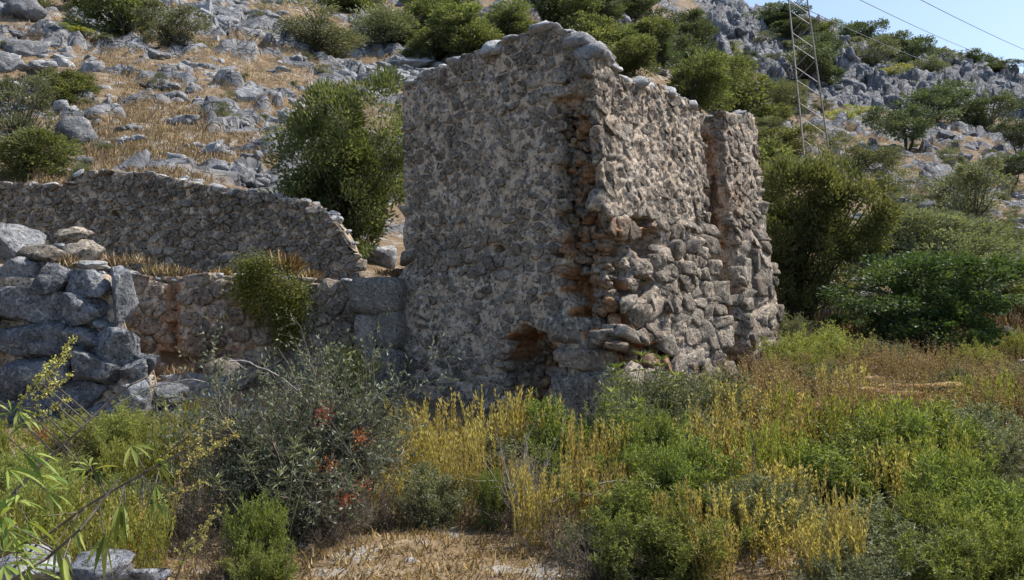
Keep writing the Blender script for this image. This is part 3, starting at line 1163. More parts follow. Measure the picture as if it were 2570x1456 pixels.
def pier_size(px, py):
    return .10 + .05 * sstep(560, 680, py) + .03 * sstep(760, 860, py) - .02 * (px < 1800) * (py < 520)


def pier_prot(px, py):
    return .035 + .025 * (py > 520)


PB = [(1905, 565, 40, 54, .14, 0, 0), (1885, 620, 80, 56, .14, 0, .03), (1845, 655, 50, 40, .13, 0, 0), (1880, 695, 60, 56, .14, 0, 0), (1915, 690, 40, 62, .17, 0, 0), (1850, 705, 44, 44, .13, .15, .2),
      (1880, 740, 80, 48, .2, 0, .1), (1912, 745, 46, 50, .14, 0, 0), (1918, 782, 62, 44, .3, .1, 0), (1880, 785, 54, 44, .16, 0, 0), (1845, 800, 48, 56, .18, .35, .1), (1895, 828, 100, 50, .2, .1, 0),
      (1850, 850, 44, 46, .16, .3, .1), (1915, 885, 66, 62, .2, 0, 0), (1865, 895, 60, 80, .2, .1, 0), (1858, 300, 60, 44, .13, 0, .2), (1865, 345, 50, 44, .12, 0, 0), (1780, 302, 80, 22, .16, 0, 0), (1775, 330, 50, 40, .14, .3, 0),
      (1810, 590, 40, 30, .14, .3, 0), (1818, 540, 50, 30, .12, 0, 0)]
PSKIP = [(b[0] - b[2] * .44, b[1] - b[3] * .44, b[0] + b[2] * .44, b[1] + b[3] * .44) for b in PB]
PW.core('pier_core', tower, M_mortar, .03, .03, lambda px, py: .02 - .034 * sstep(500, 560, py), .03)
s_, h_, r_ = PW.seeds(pier_size, PSKIP, tries=9000)
print('pier seeds', len(s_), lay_stones(PW, tower, 'pier_stone', s_, h_, pier_prot, M_stone, 260, 6, gap=.014, earthadd=.1, round_=.03, tilt=.2, jag=lambda x, y: .015))
for i, (x, y, w, h, pr, e, ro) in enumerate(PB):
    block_part(PW, tower, 'pier_block', x, y, w, h, pr, 980 + i, ear=e, rot=ro, kw=dict(karst=.05))
cap_stones(PW, tower, 'pier_cap', .22, .13, 44, M_cap, rows=3)

# ---- squared corner blocks left of the tower
QW = Masonry([A + NL * .05 - np.array([.92, -.36]), A + NL * .1], [lambda h: .05 + .0 * h], -.4, 171, thick=.8)
QW.set_top([(880, 705), (905, 706), (1020, 700)], [1])
QW.inverse_table()
QW.core('stub_core', tower, M_mortar, .04, .04, lambda px, py: -.25 + 0 * px, .03)
for i, (x, y, w, h, pr) in enumerate([(956, 742, 124, 92, .3), (966, 786, 90, 16, .2), (930, 832, 50, 90, .24), (960, 828, 30, 80, .22), (990, 826, 56, 98, .27), (966, 936, 112, 126, .3), (968, 1035, 100, 76, .28), (965, 1100, 110, 60, .28)]):
    block_part(QW, tower, 'squared_block', x, y, w, h, pr, 1010 + i, mat=M_block, kw=dict(blocky=1.0, planes=0, rough=.04, karst=.012), push=.02)
group_offset(tower)

# ---- upper terrace wall
UP = [at(-160, 500, 19.7)[:2], at(250, 500, 19.3)[:2], at(560, 500, 18.9)[:2], at(895, 500, 18.3)[:2]]
flat0 = lambda h: .04 * (5 - h) * .5
UW = Masonry(UP, [flat0] * 3, 2.2, 201, thick=.55, blend=.3)
UW.set_top([(-200, 460), (0, 460), (150, 466), (183, 464), (192, 432), (260, 432), (360, 436), (400, 442), (470, 456), (520, 468), (600, 480), (700, 490), (745, 500), (790, 515), (820, 535),
            (845, 562), (865, 590), (880, 625), (905, 655)], [1, 1, 1])
UW.inverse_table()
upper = empty('upper_terrace_wall', UW.P(np.array([3.0]), np.array([2.4]))[0])
upper['kind'] = 'thing'
tag(upper, 'long grey rubble terrace wall with a curved top beneath the rocky slope', 'wall')
UW.blob((289, 540, 11, 9, .4))
UW.core('wall_core', upper, M_mortar, .035, .035, lambda px, py: .0 + 0 * px, .035)
s_, h_, r_ = UW.seeds(lambda px, py: .088 + 0 * px, (), tries=26000, aspect=1.3)
print('upper seeds', len(s_), lay_stones(UW, upper, 'facing_stone', s_, h_, lambda a, b: .045, M_stone, 300, 7, aspect=1.3, gap=.010, tilt=.35, round_=.15, jag=lambda x, y: .022))
cap_stones(UW, upper, 'cap_stone', .17, .11, 47, M_cap, rows=3)
group_offset(upper)

# ---- lower masonry wall
LP = [at(235, 800, 16.9)[:2], at(560, 800, 16.9)[:2], at(925, 800, 16.9)[:2]]
LW = Masonry(LP, [lambda h: .10 * (2.6 - h) * .5] * 2, .1, 221, thick=.5, blend=.3)
LW.set_top([(200, 690), (330, 690), (360, 694), (430, 702), (480, 690), (520, 686), (580, 690), (700, 694), (760, 700), (850, 706), (930, 712)], [1, 1])
LW.inverse_table()
lower = empty('lower_terrace_wall', LW.P(np.array([2.0]), np.array([.3]))[0])
lower['kind'] = 'thing'
tag(lower, 'low wall of large rough stones with a rusty streak, left of the tower', 'wall')
LW.blob((434, 800, 9, 110, .12), (430, 905, 40, 24, .25), (525, 880, 20, 20, .1))
LW.ezones = [(434, 800, 20, 120, .7), (430, 900, 50, 30, .6), (560, 880, 80, 20, .5), (640, 800, 80, 60, .15)]
LW.core('wall_core', lower, M_mortar, .035, .035, lambda px, py: -.01 + 0 * px, .035)
s_, h_, r_ = LW.seeds(lambda px, py: .155 - .03 * (px > 740) + 0 * px, [], tries=9000, aspect=1.25)
print('lower seeds', len(s_), lay_stones(LW, lower, 'facing_stone', s_, h_, lambda a, b: .05, M_stone, 300, 8, aspect=1.25, gap=.014, earthadd=.12, round_=.2, jag=lambda x, y: .026))
cap_stones(LW, lower, 'cap_stone', .26, .14, 49, M_cap, rows=2)
group_offset(lower)

# ---- great blocks at the left
BP = [at(-120, 800, 13.4)[:2], at(330, 800, 13.4)[:2], at(480, 900, 14.6)[:2]]
BW = Masonry(BP, [lambda h: .16 * (2.6 - h)] * 2, -.3, 241, thick=.9, blend=.3)
BW.set_top([(-200, 660), (0, 690), (60, 690), (100, 680), (265, 686), (265, 684), (350, 890), (400, 905), (410, 960), (465, 1000), (500, 1030)], [1, 1])
BW.inverse_table()
great = empty('great_block_wall', BW.P(np.array([1.5]), np.array([0.2]))[0])
great['kind'] = 'thing'
tag(great, 'bluish grey wall of huge weathered boulders and blocks at the far left', 'wall')
BW.core('block_core', great, M_mortar, .05, .05, lambda px, py: -.16 + 0 * px, .07)
GB = [(40, 770, 240, 90, .36, 0), (120, 700, 104, 78, .36, .05), (218, 712, 98, 64, .34, 0), (298, 752, 66, 146, .36, 0), (215, 776, 128, 76, .34, .03), (60, 850, 210, 84, .3, 0),
      (190, 846, 122, 76, .32, .05), (292, 872, 112, 92, .34, -.2), (235, 930, 170, 90, .36, -.35), (90, 930, 180, 90, .34, .05), (20, 960, 90, 120, .3, 0), (160, 1010, 180, 90, .32, .1),
      (350, 932, 84, 82, .36, -.1), (380, 910, 56, 56, .34, -.4), (60, 1040, 160, 90, .3, 0), (270, 1040, 130, 90, .3, .1), (426, 998, 84, 62, .34, 0), (345, 1010, 100, 90, .3, .1), (430, 1050, 70, 60, .3, 0),
      (-70, 820, 120, 110, .3, 0), (-70, 930, 120, 110, .3, 0), (190, 885, 50, 34, .28, 0), (262, 820, 50, 36, .26, 0)]
for i, (x, y, w, h, pr, ro) in enumerate(GB):
    block_part(BW, great, 'block', x, y, w * 1.13, h * 1.16, pr, 1100 + i, mat=M_blue, rot=ro, sub=4, kw=dict(karst=.05, blocky=.7, planes=8, rough=.13), push=-.17)
group_offset(great)

ROCKM = [rock_mesh('boulder', 500 + k, M_lime, sub=3, planes=13, flat=.1, rough=.16, karst=.14 if k % 2 else .08, blocky=.15 * (k % 3)) for k in range(10)]


def outcrop(name, seed, mat, n=6, sub=2):
    """one jagged outcrop: tilted angular masses grown together"""
    r = np.random.RandomState(seed)
    vs, fs, k = [], [], 0
    tilt = r.uniform(-.5, .1)
    for i in range(n):
        v, f = rock_shape(seed * 31 + i, sub=sub + (i < 2), planes=13, rough=.18, karst=.10, blocky=.2 * (i % 2))
        s = np.array([r.uniform(.35, .75), r.uniform(.35, .7), r.uniform(.35, .9)]) * (1.15 if i < 2 else .8)
        v = v * s
        c, q = math.cos(tilt + r.uniform(-.25, .25)), math.sin(tilt + r.uniform(-.25, .25))
        v = np.stack([v[:, 0] * c - v[:, 2] * q, v[:, 1], v[:, 0] * q + v[:, 2] * c], 1)
        v = v + np.array([r.uniform(-.7, .7), r.uniform(-.4, .5), r.uniform(-.45, .35)])
        vs.append(v)
        fs.append(f + k)
        k += len(v)
    v = np.concatenate(vs)
    v = v / np.abs(v).max(0)
    return make_mesh(name, v, tris=np.concatenate(fs), mats=[mat], attrs={'earth': np.zeros(len(v))})


ROCKH = [outcrop('boulder', 560 + k, M_lime, 4 + k % 4) for k in range(10)]


def set_rock(x, y, w, h, d, look, place, cat='boulder', mat=None, group=None, depth=None, rz=None, name='boulder', k=None, jag=False):
    """a single rock filling the photograph's box x, y, w, h at distance d"""
    s = d / F
    if k is None:
        k = rs.randint(len(ROCKM))
    c = at(x, y, d)
    me = (ROCKH if jag else ROCKM)[k]
    if mat is not None:
        key = (k, mat.name, jag)
        if key not in set_rock.cache:
            m2 = me.copy()
            m2.materials.clear()
            m2.materials.append(mat)
            set_rock.cache[key] = m2
        me = set_rock.cache[key]
    dy = (depth or w * .8) * s / 2
    o = link(name, me, None, loc=c, rot=(0, 0, rz if rz is not None else rs.choice([0, math.pi]) + rs.uniform(-.25, .25)), scale=(w * s / 2, dy, h * s / 2))
    tag(o, None, cat, group)
    if place is None:
        o['label'] = look
    else:
        auto_label(o, look, place)
    return o


set_rock.cache = {}
for (x, y, w, h, d, lab) in [
    (30, 606, 150, 120, 14.4, 'big pale rock at the far left edge atop the block wall'),
    (100, 645, 160, 62, 14.0, 'pale sloping slab resting on the block wall below the dark rock'),
    (190, 588, 92, 42, 14.6, 'dark pitted rock lying atop the pale block'),
    (214, 630, 98, 62, 14.3, 'squared pale block under the dark pitted rock'),
    (225, 667, 100, 28, 14.0, 'thin flat stone beneath the squared pale block'),
    (46, 682, 116, 78, 13.7, 'rounded pale boulder on top of the great block wall at left'),
    (112, 668, 60, 60, 13.9, 'smaller pale boulder tucked behind the rounded one'),
    (150, 620, 40, 20, 14.3, 'small flat pale stone in the rubble behind the slab')]:
    set_rock(x, y, w, h, d, lab, None, mat=M_stone if 'dark' in lab else M_lime)
for (x, y, w, h, d, lab, m) in [
    (500, 985, 190, 130, 15.2, 'broad sloping pale slab below the rusty streak', M_lime), (495, 1045, 70, 40, 13.8, 'small flat topped pale block beside the thorn bush', M_lime),
    (575, 950, 150, 110, 16.0, 'smooth grey bedrock hump at the foot of the lower wall', M_stone),
    (1135, 1312, 130, 70, 9.6, 'dark shaded boulder low in front of the tower', M_stone), (985, 1322, 110, 50, 9.5, 'grey speckled rock left of the dark shaded boulder', M_lime),
    (905, 1325, 50, 34, 9.4, 'small pale rock at the edge of the straw, under the thorn bush', M_lime),
    (1033, 1420, 104, 40, 7.3, 'flat whitish rock lying on the golden straw', M_lime), (1237, 1422, 42, 24, 7.3, 'small white angular rock on the straw right of the flat one', M_lime),
    (1340, 1390, 36, 20, 7.7, 'small pale rock at the foot of the dry stalks', M_lime), (1210, 1440, 50, 16, 7.1, 'flat white stone at the bottom edge of the straw', M_lime),
    (1310, 1446, 70, 18, 7.0, 'long low white stone at the bottom edge near the dead twigs', M_lime), (890, 1425, 26, 14, 7.3, 'tiny grey stone on the straw left of the flat rock', M_lime), (1095, 1448, 40, 14, 7.0, 'little white stone just below the flat whitish rock', M_lime),
    (60, 1420, 230, 90, 5.6, 'pale rock outcrop in the bottom left corner', M_lime), (250, 1425, 190, 100, 5.7, 'bluish pale boulder right of the corner outcrop', M_blue),
    (360, 1445, 120, 50, 5.9, 'low bluish rock beside the bare brown twigs', M_blue), (2480, 760, 110, 50, 30, 'flat pale ledge rock right of the dark green tree', M_lime),
    (2550, 800, 90, 40, 28, 'pale rock at the right edge near the feathery bush', M_lime), (2560, 925, 60, 50, 19, 'pale rock half hidden in weeds at the right edge', M_lime),
    (2195, 880, 50, 40, 19, 'pale rock glimpsed beneath the dark green tree', M_lime), (2020, 1035, 80, 30, 13.0, 'pale rock half buried in the brown weeds', M_lime), (1010, 690, 60, 34, 17.4, 'sunlit stone between tower and terrace walls', M_lime), (950, 650, 100, 70, 20.6, 'sunlit rocky hump under the big tree left of the tower', M_lime)]:
    set_rock(x, y, w, h, d, lab, None, mat=m)

# ------------------------------------------------------------------ rocks on the slopes
SHRUB_POS = []


def slope_rock_list():
    """boulders seen singly on the slope above the walls: centre, width, height in the photograph"""
    return [(60, 30, 110, 55), (20, 10, 60, 50), (185, 45, 44, 36), (230, 62, 52, 26), (36, 95, 84, 45), (65, 130, 95, 48), (160, 115, 72, 36), (100, 175, 90, 36), (525, 32, 76, 46), (545, 72, 52, 50),
            (565, 56, 60, 30), (650, 42, 84, 45), (660, 100, 66, 50), (545, 108, 64, 30), (505, 172, 92, 24), (560, 188, 74, 36), (380, 138, 64, 24), (420, 218, 54, 24), (255, 228, 62, 34),
            (160, 280, 84, 60), (182, 342, 104, 80), (275, 262, 50, 30), (497, 250, 25, 26), (475, 317, 98, 46), (612, 328, 62, 54), (628, 246, 56, 50), (704, 298, 62, 70), (664, 334, 40, 56),
            (440, 415, 84, 52), (562, 432, 92, 42), (604, 440, 40, 50), (545, 382, 62, 46), (640, 402, 64, 36), (712, 182, 74, 30), (752, 224, 60, 30), (780, 132, 40, 30), (732, 152, 64, 40),
            (805, 222, 50, 30), (208, 418, 66, 42), (165, 425, 32, 50), (10, 160, 60, 50), (85, 225, 60, 34), (330, 330, 60, 30), (350, 250, 44, 22), (300, 300, 50, 24), (410, 262, 44, 20),
            (870, 190, 60, 36), (900, 140, 60, 40), (930, 180, 70, 30), (960, 215, 60, 30), (1050, 160, 90, 26), (1000, 190, 60, 26), (1060, 185, 70, 24), (890, 100, 50, 34), (850, 240, 44, 24),
            (820, 10, 50, 30), (700, 10, 70, 30), (1030, 10, 60, 26), (780, 300, 50, 40), (760, 260, 40, 24), (1640, 180, 60, 14), (1580, 40, 60, 44), (1560, 60, 70, 30),
            (2290, 395, 90, 24), (2400, 400, 70, 24), (2330, 420, 50, 20), (2240, 375, 50, 22), (2260, 508, 50, 30), (2330, 520, 80, 40), (2400, 500, 40, 24), (2220, 545, 60, 16), (2350, 560, 60, 22),
            (2480, 440, 60, 26), (2530, 360, 60, 24), (2150, 470, 50, 30), (2140, 440, 40, 24), (2080, 345, 50, 24), (2200, 405, 60, 18), (2540, 620, 70, 36), (2555, 580, 50, 30), (2540, 690, 60, 30),
            (1950, 300, 40, 16), (2480, 330, 50, 20), (2420, 340, 60, 22), (2360, 345, 60, 26), (2130, 220, 60, 40), (2000, 280, 60, 30)]


def zone_of(x, y):
    if y < 130 and x < 400:
        return 'near the top left trees'
    if x < 400 and y < 240:
        return 'below the top left trees'
    if x < 420:
        return 'above the terrace wall left end'
    if x < 720 and y < 150:
        return 'high on the slope left of the tower'
    if x < 720 and y < 290:
        return 'midway up the straw slope'
    if x < 720:
        return 'directly above the curved terrace wall'
    if x < 1100 and y < 170:
        return 'among shrubs left of the tower top'
    if x < 1100:
        return 'beside the big left tree'
    if x < 1800:
        return 'behind the tower among trees'
    if x < 2700 and y < 330:
        return 'below the grey cliff by the pylon'
    if x < 2300:
        return 'right of the pylon foot'
    if y < 460:
        return 'between olive trees at upper right'
    return 'near the grey olive tree at right'


def rock_look(w, h, k):
    s = 'large' if w > 84 else ('medium' if w > 55 else 'small')
    sh = 'low flat' if h < w * .5 else ('upright' if h > w * .95 else 'rugged')
    return f'{s} {sh} grey boulder'


EXTRA = []
for i, (x, y, w, h) in enumerate(slope_rock_list()):
    d = float(hit(x, y + h * .3, 21)[0])
    if not np.isfinite(d):
        continue
    o = set_rock(x, y, w * 1.25, h * 1.35, d, rock_look(w, h, i), zone_of(x, y), group='boulders on the slopes', depth=w * .9, mat=M_crag if d > 70 else M_lime, jag=i % 5 != 0)
    o.rotation_euler[1] = rs.uniform(-.35, .1)
    for j in range(3 if w > 50 else 1):
        EXTRA.append((w * rs.uniform(.4, .8), x + w * rs.uniform(-.6, .6), y + h * rs.uniform(-.4, .6)))

# smaller rocks: as individuals while they show large, the rest as one mass
rr = np.random.RandomState(77)
cand = []
for (x0, x1, y0, y1, n, s0, s1) in [(-300, 1150, -300, 470, 6500, 7, 60), (1100, 1900, -250, 330, 800, 8, 40), (1900, 3000, 250, 560, 3200, 6, 40), (1950, 3000, 500, 860, 1300, 7, 46)]:
    X = rr.uniform(x0, x1, n)
    Y = rr.uniform(y0, y1, n)
    D = hit(X, Y, 21)
    pt = np.stack([X * .006, Y * .012, 0 * X], 1)
    dens = fbm(pt, 3, 61)
    W = s0 + (s1 - s0) * rr.rand(n) ** 3.0
    for k in range(n):
        if np.isfinite(D[k]) and D[k] < 130 and dens[k] > -.35 + .5 * rr.rand():
            cand.append((W[k], X[k], Y[k], D[k]))
for (w, x, y) in EXTRA:
    q = float(hit(x, y, 21)[0])
    if np.isfinite(q):
        cand.append((w, x, y, q))
cand.sort(key=lambda a: -a[0])
small_v, small_f = [], []
shp = [rock_shape(700 + k, sub=1, planes=6, rough=.12) for k in range(6)]
shp2 = [rock_shape(720 + k, sub=2, planes=10, rough=.14) for k in range(8)]
n_ind = 0
vis_x = lambda x, y: 0 < x < 2570 and 0 < y < 900 and not (1015 < x < 1900 and y > 200)
for (w, x, y, d) in cand:
    s = d / F * w / 2
    if vis_x(x, y) and n_ind < 190:
        o = set_rock(x, y, w * 1.1, w * rr.uniform(.5, .95), d, rock_look(w, w * .6, 0), zone_of(x, y), group='boulders on the slopes', mat=M_crag if d > 70 else M_lime, jag=n_ind % 3 != 0)
        o.rotation_euler[1] = rr.uniform(-.4, .2)
        n_ind += 1
    else:
        v, f = shp2[rr.randint(8)] if w > 16 else shp[rr.randint(6)]
        a = rr.uniform(0, 6.3)
        c, q = math.cos(a), math.sin(a)
        vv = v * np.array([s, s * rr.uniform(.6, 1), s * rr.uniform(.4, .8)])
        vv = np.stack([vv[:, 0] * c - vv[:, 1] * q, vv[:, 0] * q + vv[:, 1] * c, vv[:, 2] + (vv[:, 0]) * rr.uniform(-.3, .2)], 1)
        small_f.append(f + sum(len(a_) for a_ in ()) + (small_f_n if small_v else 0))
        small_v.append(vv + at(x, y, d))
        small_f_n = (0 if len(small_v) == 1 else small_f_n) + len(v)
me = make_mesh('scattered_stones', np.concatenate(small_v), tris=np.concatenate(small_f), mats=[M_lime], attrs={'earth': np.zeros(sum(len(v) for v in small_v))})
tag(link('scattered_stones', me), 'loose grey limestone stones strewn over the dry slopes', 'stones', kind='stuff')

# the crags of the far hill: large blocks jammed together over the bare rock
cv, cf, n0 = [], [], 0
shp3 = []
for k in range(8):
    m_ = outcrop('outcrop_shape', 800 + k, M_crag, 5, 1)
    v_ = np.empty(len(m_.vertices) * 3, np.float32)
    m_.vertices.foreach_get('co', v_)
    f_ = np.empty(len(m_.loops), np.int32)
    m_.loops.foreach_get('vertex_index', f_)
    shp3.append((v_.reshape(-1, 3).astype(float), f_.reshape(-1, 3)))
    bpy.data.meshes.remove(m_)
big = []
X = rr.uniform(1650, 2800, 5200)
Y = rr.uniform(-60, 330, 5200)
D = hit(X, Y, 90)
ok = np.isfinite(D)
X, Y, D = X[ok], Y[ok], D[ok]
Pw = np.stack(at(X, Y, D), 1) if False else np.stack([ray(X, Y)[0] * D, D, CAMZ + ray(X, Y)[1] * D], 1)
cmk = cliff_mask(Pw[:, 0], Pw[:, 1], Pw[:, 2])
keep = (cmk > .5)
X, Y, D, Pw = X[keep], Y[keep], D[keep], Pw[keep]
Wd = 9 + 44 * rr.rand(len(X)) ** 3
order = np.argsort(-Wd)
n_ind = 0
for j in order[:1800]:
    w, x, y, d = Wd[j], X[j], Y[j], D[j]
    s = d / F * w / 2
    z = zg(Pw[j, 0], Pw[j, 1])[0] - s * .45
    rz = rr.uniform(0, 6.3)
    sc_ = (s, s * rr.uniform(.6, 1), s * rr.uniform(.7, 1.5))
    if n_ind < 60 and 1700 < x < 2570 and y > 5:
        o = link('crag', ROCKH[rr.randint(10)], None, loc=(Pw[j, 0], Pw[j, 1], z), rot=(rr.uniform(-.3, .3), rr.uniform(-.3, .3), rz), scale=tuple(1.25 * q for q in sc_))
        key = ('crag', o.data.name)
        if key not in set_rock.cache:
            m2 = o.data.copy()
            m2.materials.clear()
            m2.materials.append(M_crag)
            set_rock.cache[key] = m2
        o.data = set_rock.cache[key]
        tag(o, None, 'crag', 'crags of the grey cliff')
        auto_label(o, 'big crag' if w > 40 else 'craggy block', 'on cliff left of pylon' if x < 1960 else ('on the cliff behind the pylon' if x < 2110 else
                   ('on the cliff right of the pylon' if x < 2330 else 'on the far right ridge')) + (' at its top' if y < 110 + (x - 1900) * .15 else ''))
        n_ind += 1
        continue
    v, f = shp3[rr.randint(8)] if w > 15 else shp[rr.randint(6)]
    c, q = math.cos(rz), math.sin(rz)
    vv = v * np.array(sc_)
    vv = np.stack([vv[:, 0] * c - vv[:, 1] * q, vv[:, 0] * q + vv[:, 1] * c, vv[:, 2] + vv[:, 0] * rr.uniform(-.4, .4)], 1)
    cv.append(vv + np.array([Pw[j, 0], Pw[j, 1], z]))
    cf.append(f + n0)
    n0 += len(v)
me = make_mesh('cliff_rocks', np.concatenate(cv), tris=np.concatenate(cf), mats=[M_crag], attrs={'earth': np.zeros(n0)})
tag(link('cliff_rocks', me), 'broken grey rocks packed over the bare cliff on the far hill', 'rocks', kind='stuff')

# ------------------------------------------------------------------ plants
def leaf_arrays(P, Dr, L, Wd, r, bend=.25, up=.5):
    """two-triangle leaves: base, two sides, tip"""
    n = len(P)
    Dr = norm(Dr)
    a = r.normal(size=(n, 3))
    a[:, 2] *= .6
    side = norm(np.cross(Dr, a))
    nor = np.cross(side, Dr)
    L = np.broadcast_to(L, (n,))[:, None]
    Wd = np.broadcast_to(Wd, (n,))[:, None]
    mid = P + Dr * L * .5
    v = np.stack([P, mid + side * Wd / 2 + nor * L * .05, P + Dr * L - nor * L * bend * .4, mid - side * Wd / 2 + nor * L * .05], 1)
    return v.reshape(-1, 3)


def leaf_mesh(name, P, Dr, L, Wd, r, mat, bend=.25, rnd=None):
    v = leaf_arrays(P, Dr, L, Wd, r, bend)
    n = len(P)
    b = np.arange(n)[:, None] * 4
    t = np.concatenate([b + np.array([0, 1, 2]), b + np.array([0, 2, 3])], 0)
    q = r.rand(n) if rnd is None else rnd
    return make_mesh(name, v, tris=t, attrs={'rnd': np.repeat(q, 4)}, mats=[mat])


def tube_arrays(P0, P1, R0, R1, sides=3):
    n = len(P0)
    d = norm(P1 - P0)
    a = norm(np.cross(d, np.where(np.abs(d[:, 2:3]) > .9, np.array([[1.0, 0, 0]]), np.array([[0, 0, 1.0]]))))
    b = np.cross(d, a)
    vs = []
    for (P, R) in ((P0, R0), (P1, R1)):
        for k in range(sides):
            an = 2 * math.pi * k / sides
            vs.append(P + (a * math.cos(an) + b * math.sin(an)) * np.broadcast_to(R, (n,))[:, None])
    v = np.stack(vs, 1).reshape(-1, 3)
    base = np.arange(n)[:, None] * 2 * sides
    q = [base + np.array([k, (k + 1) % sides, sides + (k + 1) % sides, sides + k]) for k in range(sides)]
    return v, np.concatenate(q)


def tube_mesh(name, segs, mat, sides=3):
    vs, qs, n = [], [], 0
    for (P0, P1, R0, R1) in segs:
        v, q = tube_arrays(P0, P1, R0, R1, sides)
        vs.append(v)
        qs.append(q + n)
        n += len(v)
    return make_mesh(name, np.concatenate(vs), quads=np.concatenate(qs), attrs={'rnd': np.full(n, .5)}, mats=[mat], smooth=False)


def grow(P, D, L, R, K, wob, up, r):
    """polylines from points P along D"""
    n = len(P)
    pts = [P]
    d = norm(D)
    for k in range(K):
        d = norm(d + r.normal(0, wob, (n, 3)) + np.array([0, 0, up]))
        pts.append(pts[-1] + d * (L / K)[:, None])
    pts = np.stack(pts, 1)
    rad = R[:, None] * np.linspace(1, .35, K + 1)[None, :]
    return pts, rad


def segs_of(pts, rad):
    return (pts[:, :-1].reshape(-1, 3), pts[:, 1:].reshape(-1, 3), rad[:, :-1].ravel(), rad[:, 1:].ravel())


def branch(pts, rad, m, t0, t1, spread, r):
    """m child starts per polyline"""
    n, K1, _ = pts.shape
    t = r.uniform(t0, t1, (n, m)) * (K1 - 1)
    i = np.clip(t.astype(int), 0, K1 - 2)
    f = (t - i)[..., None]
    ar = np.arange(n)[:, None]
    P = pts[ar, i] * (1 - f) + pts[ar, i + 1] * f
    D = norm(pts[ar, i + 1] - pts[ar, i])
    D = norm(D + r.normal(0, spread, D.shape))
    return P.reshape(-1, 3), D.reshape(-1, 3), (rad[ar, i] * .6).ravel(), (t / (K1 - 1)).ravel()


class Kind:
    """one kind of shrub: two meshes (foliage, stems) about one metre tall and wide"""

    def __init__(self, name, seed, leafmat, stemmat, stems=14, spread=.55, H=1.0, base=.08, m2=9, L2=.38, m3=5, L3=.14, per=5, L=.04, W=.012, up=.03, wob=.12, follow=.8, t0=.25,
                 r0=.008, clump=None, bend=.25, leaf_t0=0.0, jit=0.0):
        r = np.random.RandomState(seed)
        az = r.uniform(0, 6.283, stems)
        tilt = spread * np.sqrt(r.rand(stems))
        D = np.stack([np.cos(az) * np.sin(tilt), np.sin(az) * np.sin(tilt), np.cos(tilt)], 1)
        P = np.stack([r.normal(0, base, stems), r.normal(0, base, stems), np.zeros(stems)], 1)
        L1 = H * r.uniform(.7, 1.02, stems)
        p1, q1 = grow(P, D, L1, np.full(stems, r0), 6, wob, up, r)
        P2, D2, R2, _ = branch(p1, q1, m2, t0, 1.0, .55, r)
        p2, q2 = grow(P2, D2, L2 * r.uniform(.4, 1.1, len(P2)), R2, 4, wob * 1.3, up, r)
        P3, D3, R3, _ = branch(p2, q2, m3, .2, 1.0, .6, r)
        p3, q3 = grow(P3, D3, L3 * r.uniform(.5, 1.2, len(P3)), R3, 2, wob, up, r)
        self.segs = [segs_of(p1, q1), segs_of(p2, q2), segs_of(p3, q3 * .8)]
        P4, D4, _, t4 = branch(p3, q3, per, leaf_t0, 1.0, .05, r)
        D4 = norm(D4 * follow + r.normal(0, .6, D4.shape))
        P4 = P4 + r.normal(0, jit, P4.shape)
        allp = np.concatenate([P4, p1.reshape(-1, 3)])
        s = 1.0 / allp[:, 2].max()
        w = 1.0 / max(np.percentile(np.abs(allp[:, :2]), 97) * 2, .1)
        sc_ = np.array([w, w, s])
        n4 = len(P4)
        # leaf size and tone vary at random through the whole shrub
        self.foliage = leaf_mesh('foliage', P4 * sc_, D4, L * r.uniform(.6, 1.3, n4), W * r.uniform(.7, 1.3, n4), r, leafmat, bend)
        self.stem = tube_mesh('stems', [(a * sc_, b * sc_, c, d) for (a, b, c, d) in self.segs], stemmat)
        self.n = n4


def place_plant(kind, name, cat, x, ytop, d, wpx, look, place, group=None, ybase=None, rot=None, extra=None):
    X = float(ray(x, 700)[0] * d)
    z0 = float(zg(X, d)[0]) - .06 if ybase is None else float(at(x, ybase, d)[2])
    zt = float(at(x, ytop, d)[2])
    h = max(zt - z0, .12)
    w = wpx * d / F
    e = empty(name, (X, d, z0))
    e.rotation_euler = (0, 0, rs.uniform(0, 6.28) if rot is None else rot)
    k = kind if not isinstance(kind, (list, tuple)) else kind[rs.randint(len(kind))]
    link('foliage', k.foliage, e, scale=(w, w, h))
    if k.stem is not None:
        link('stems', k.stem, e, scale=(w, w, h))
    tag(e, None, cat, group)
    if place is None:
        e['label'] = look
    else:
        auto_label(e, look, place)
    return e, X, z0, h, w


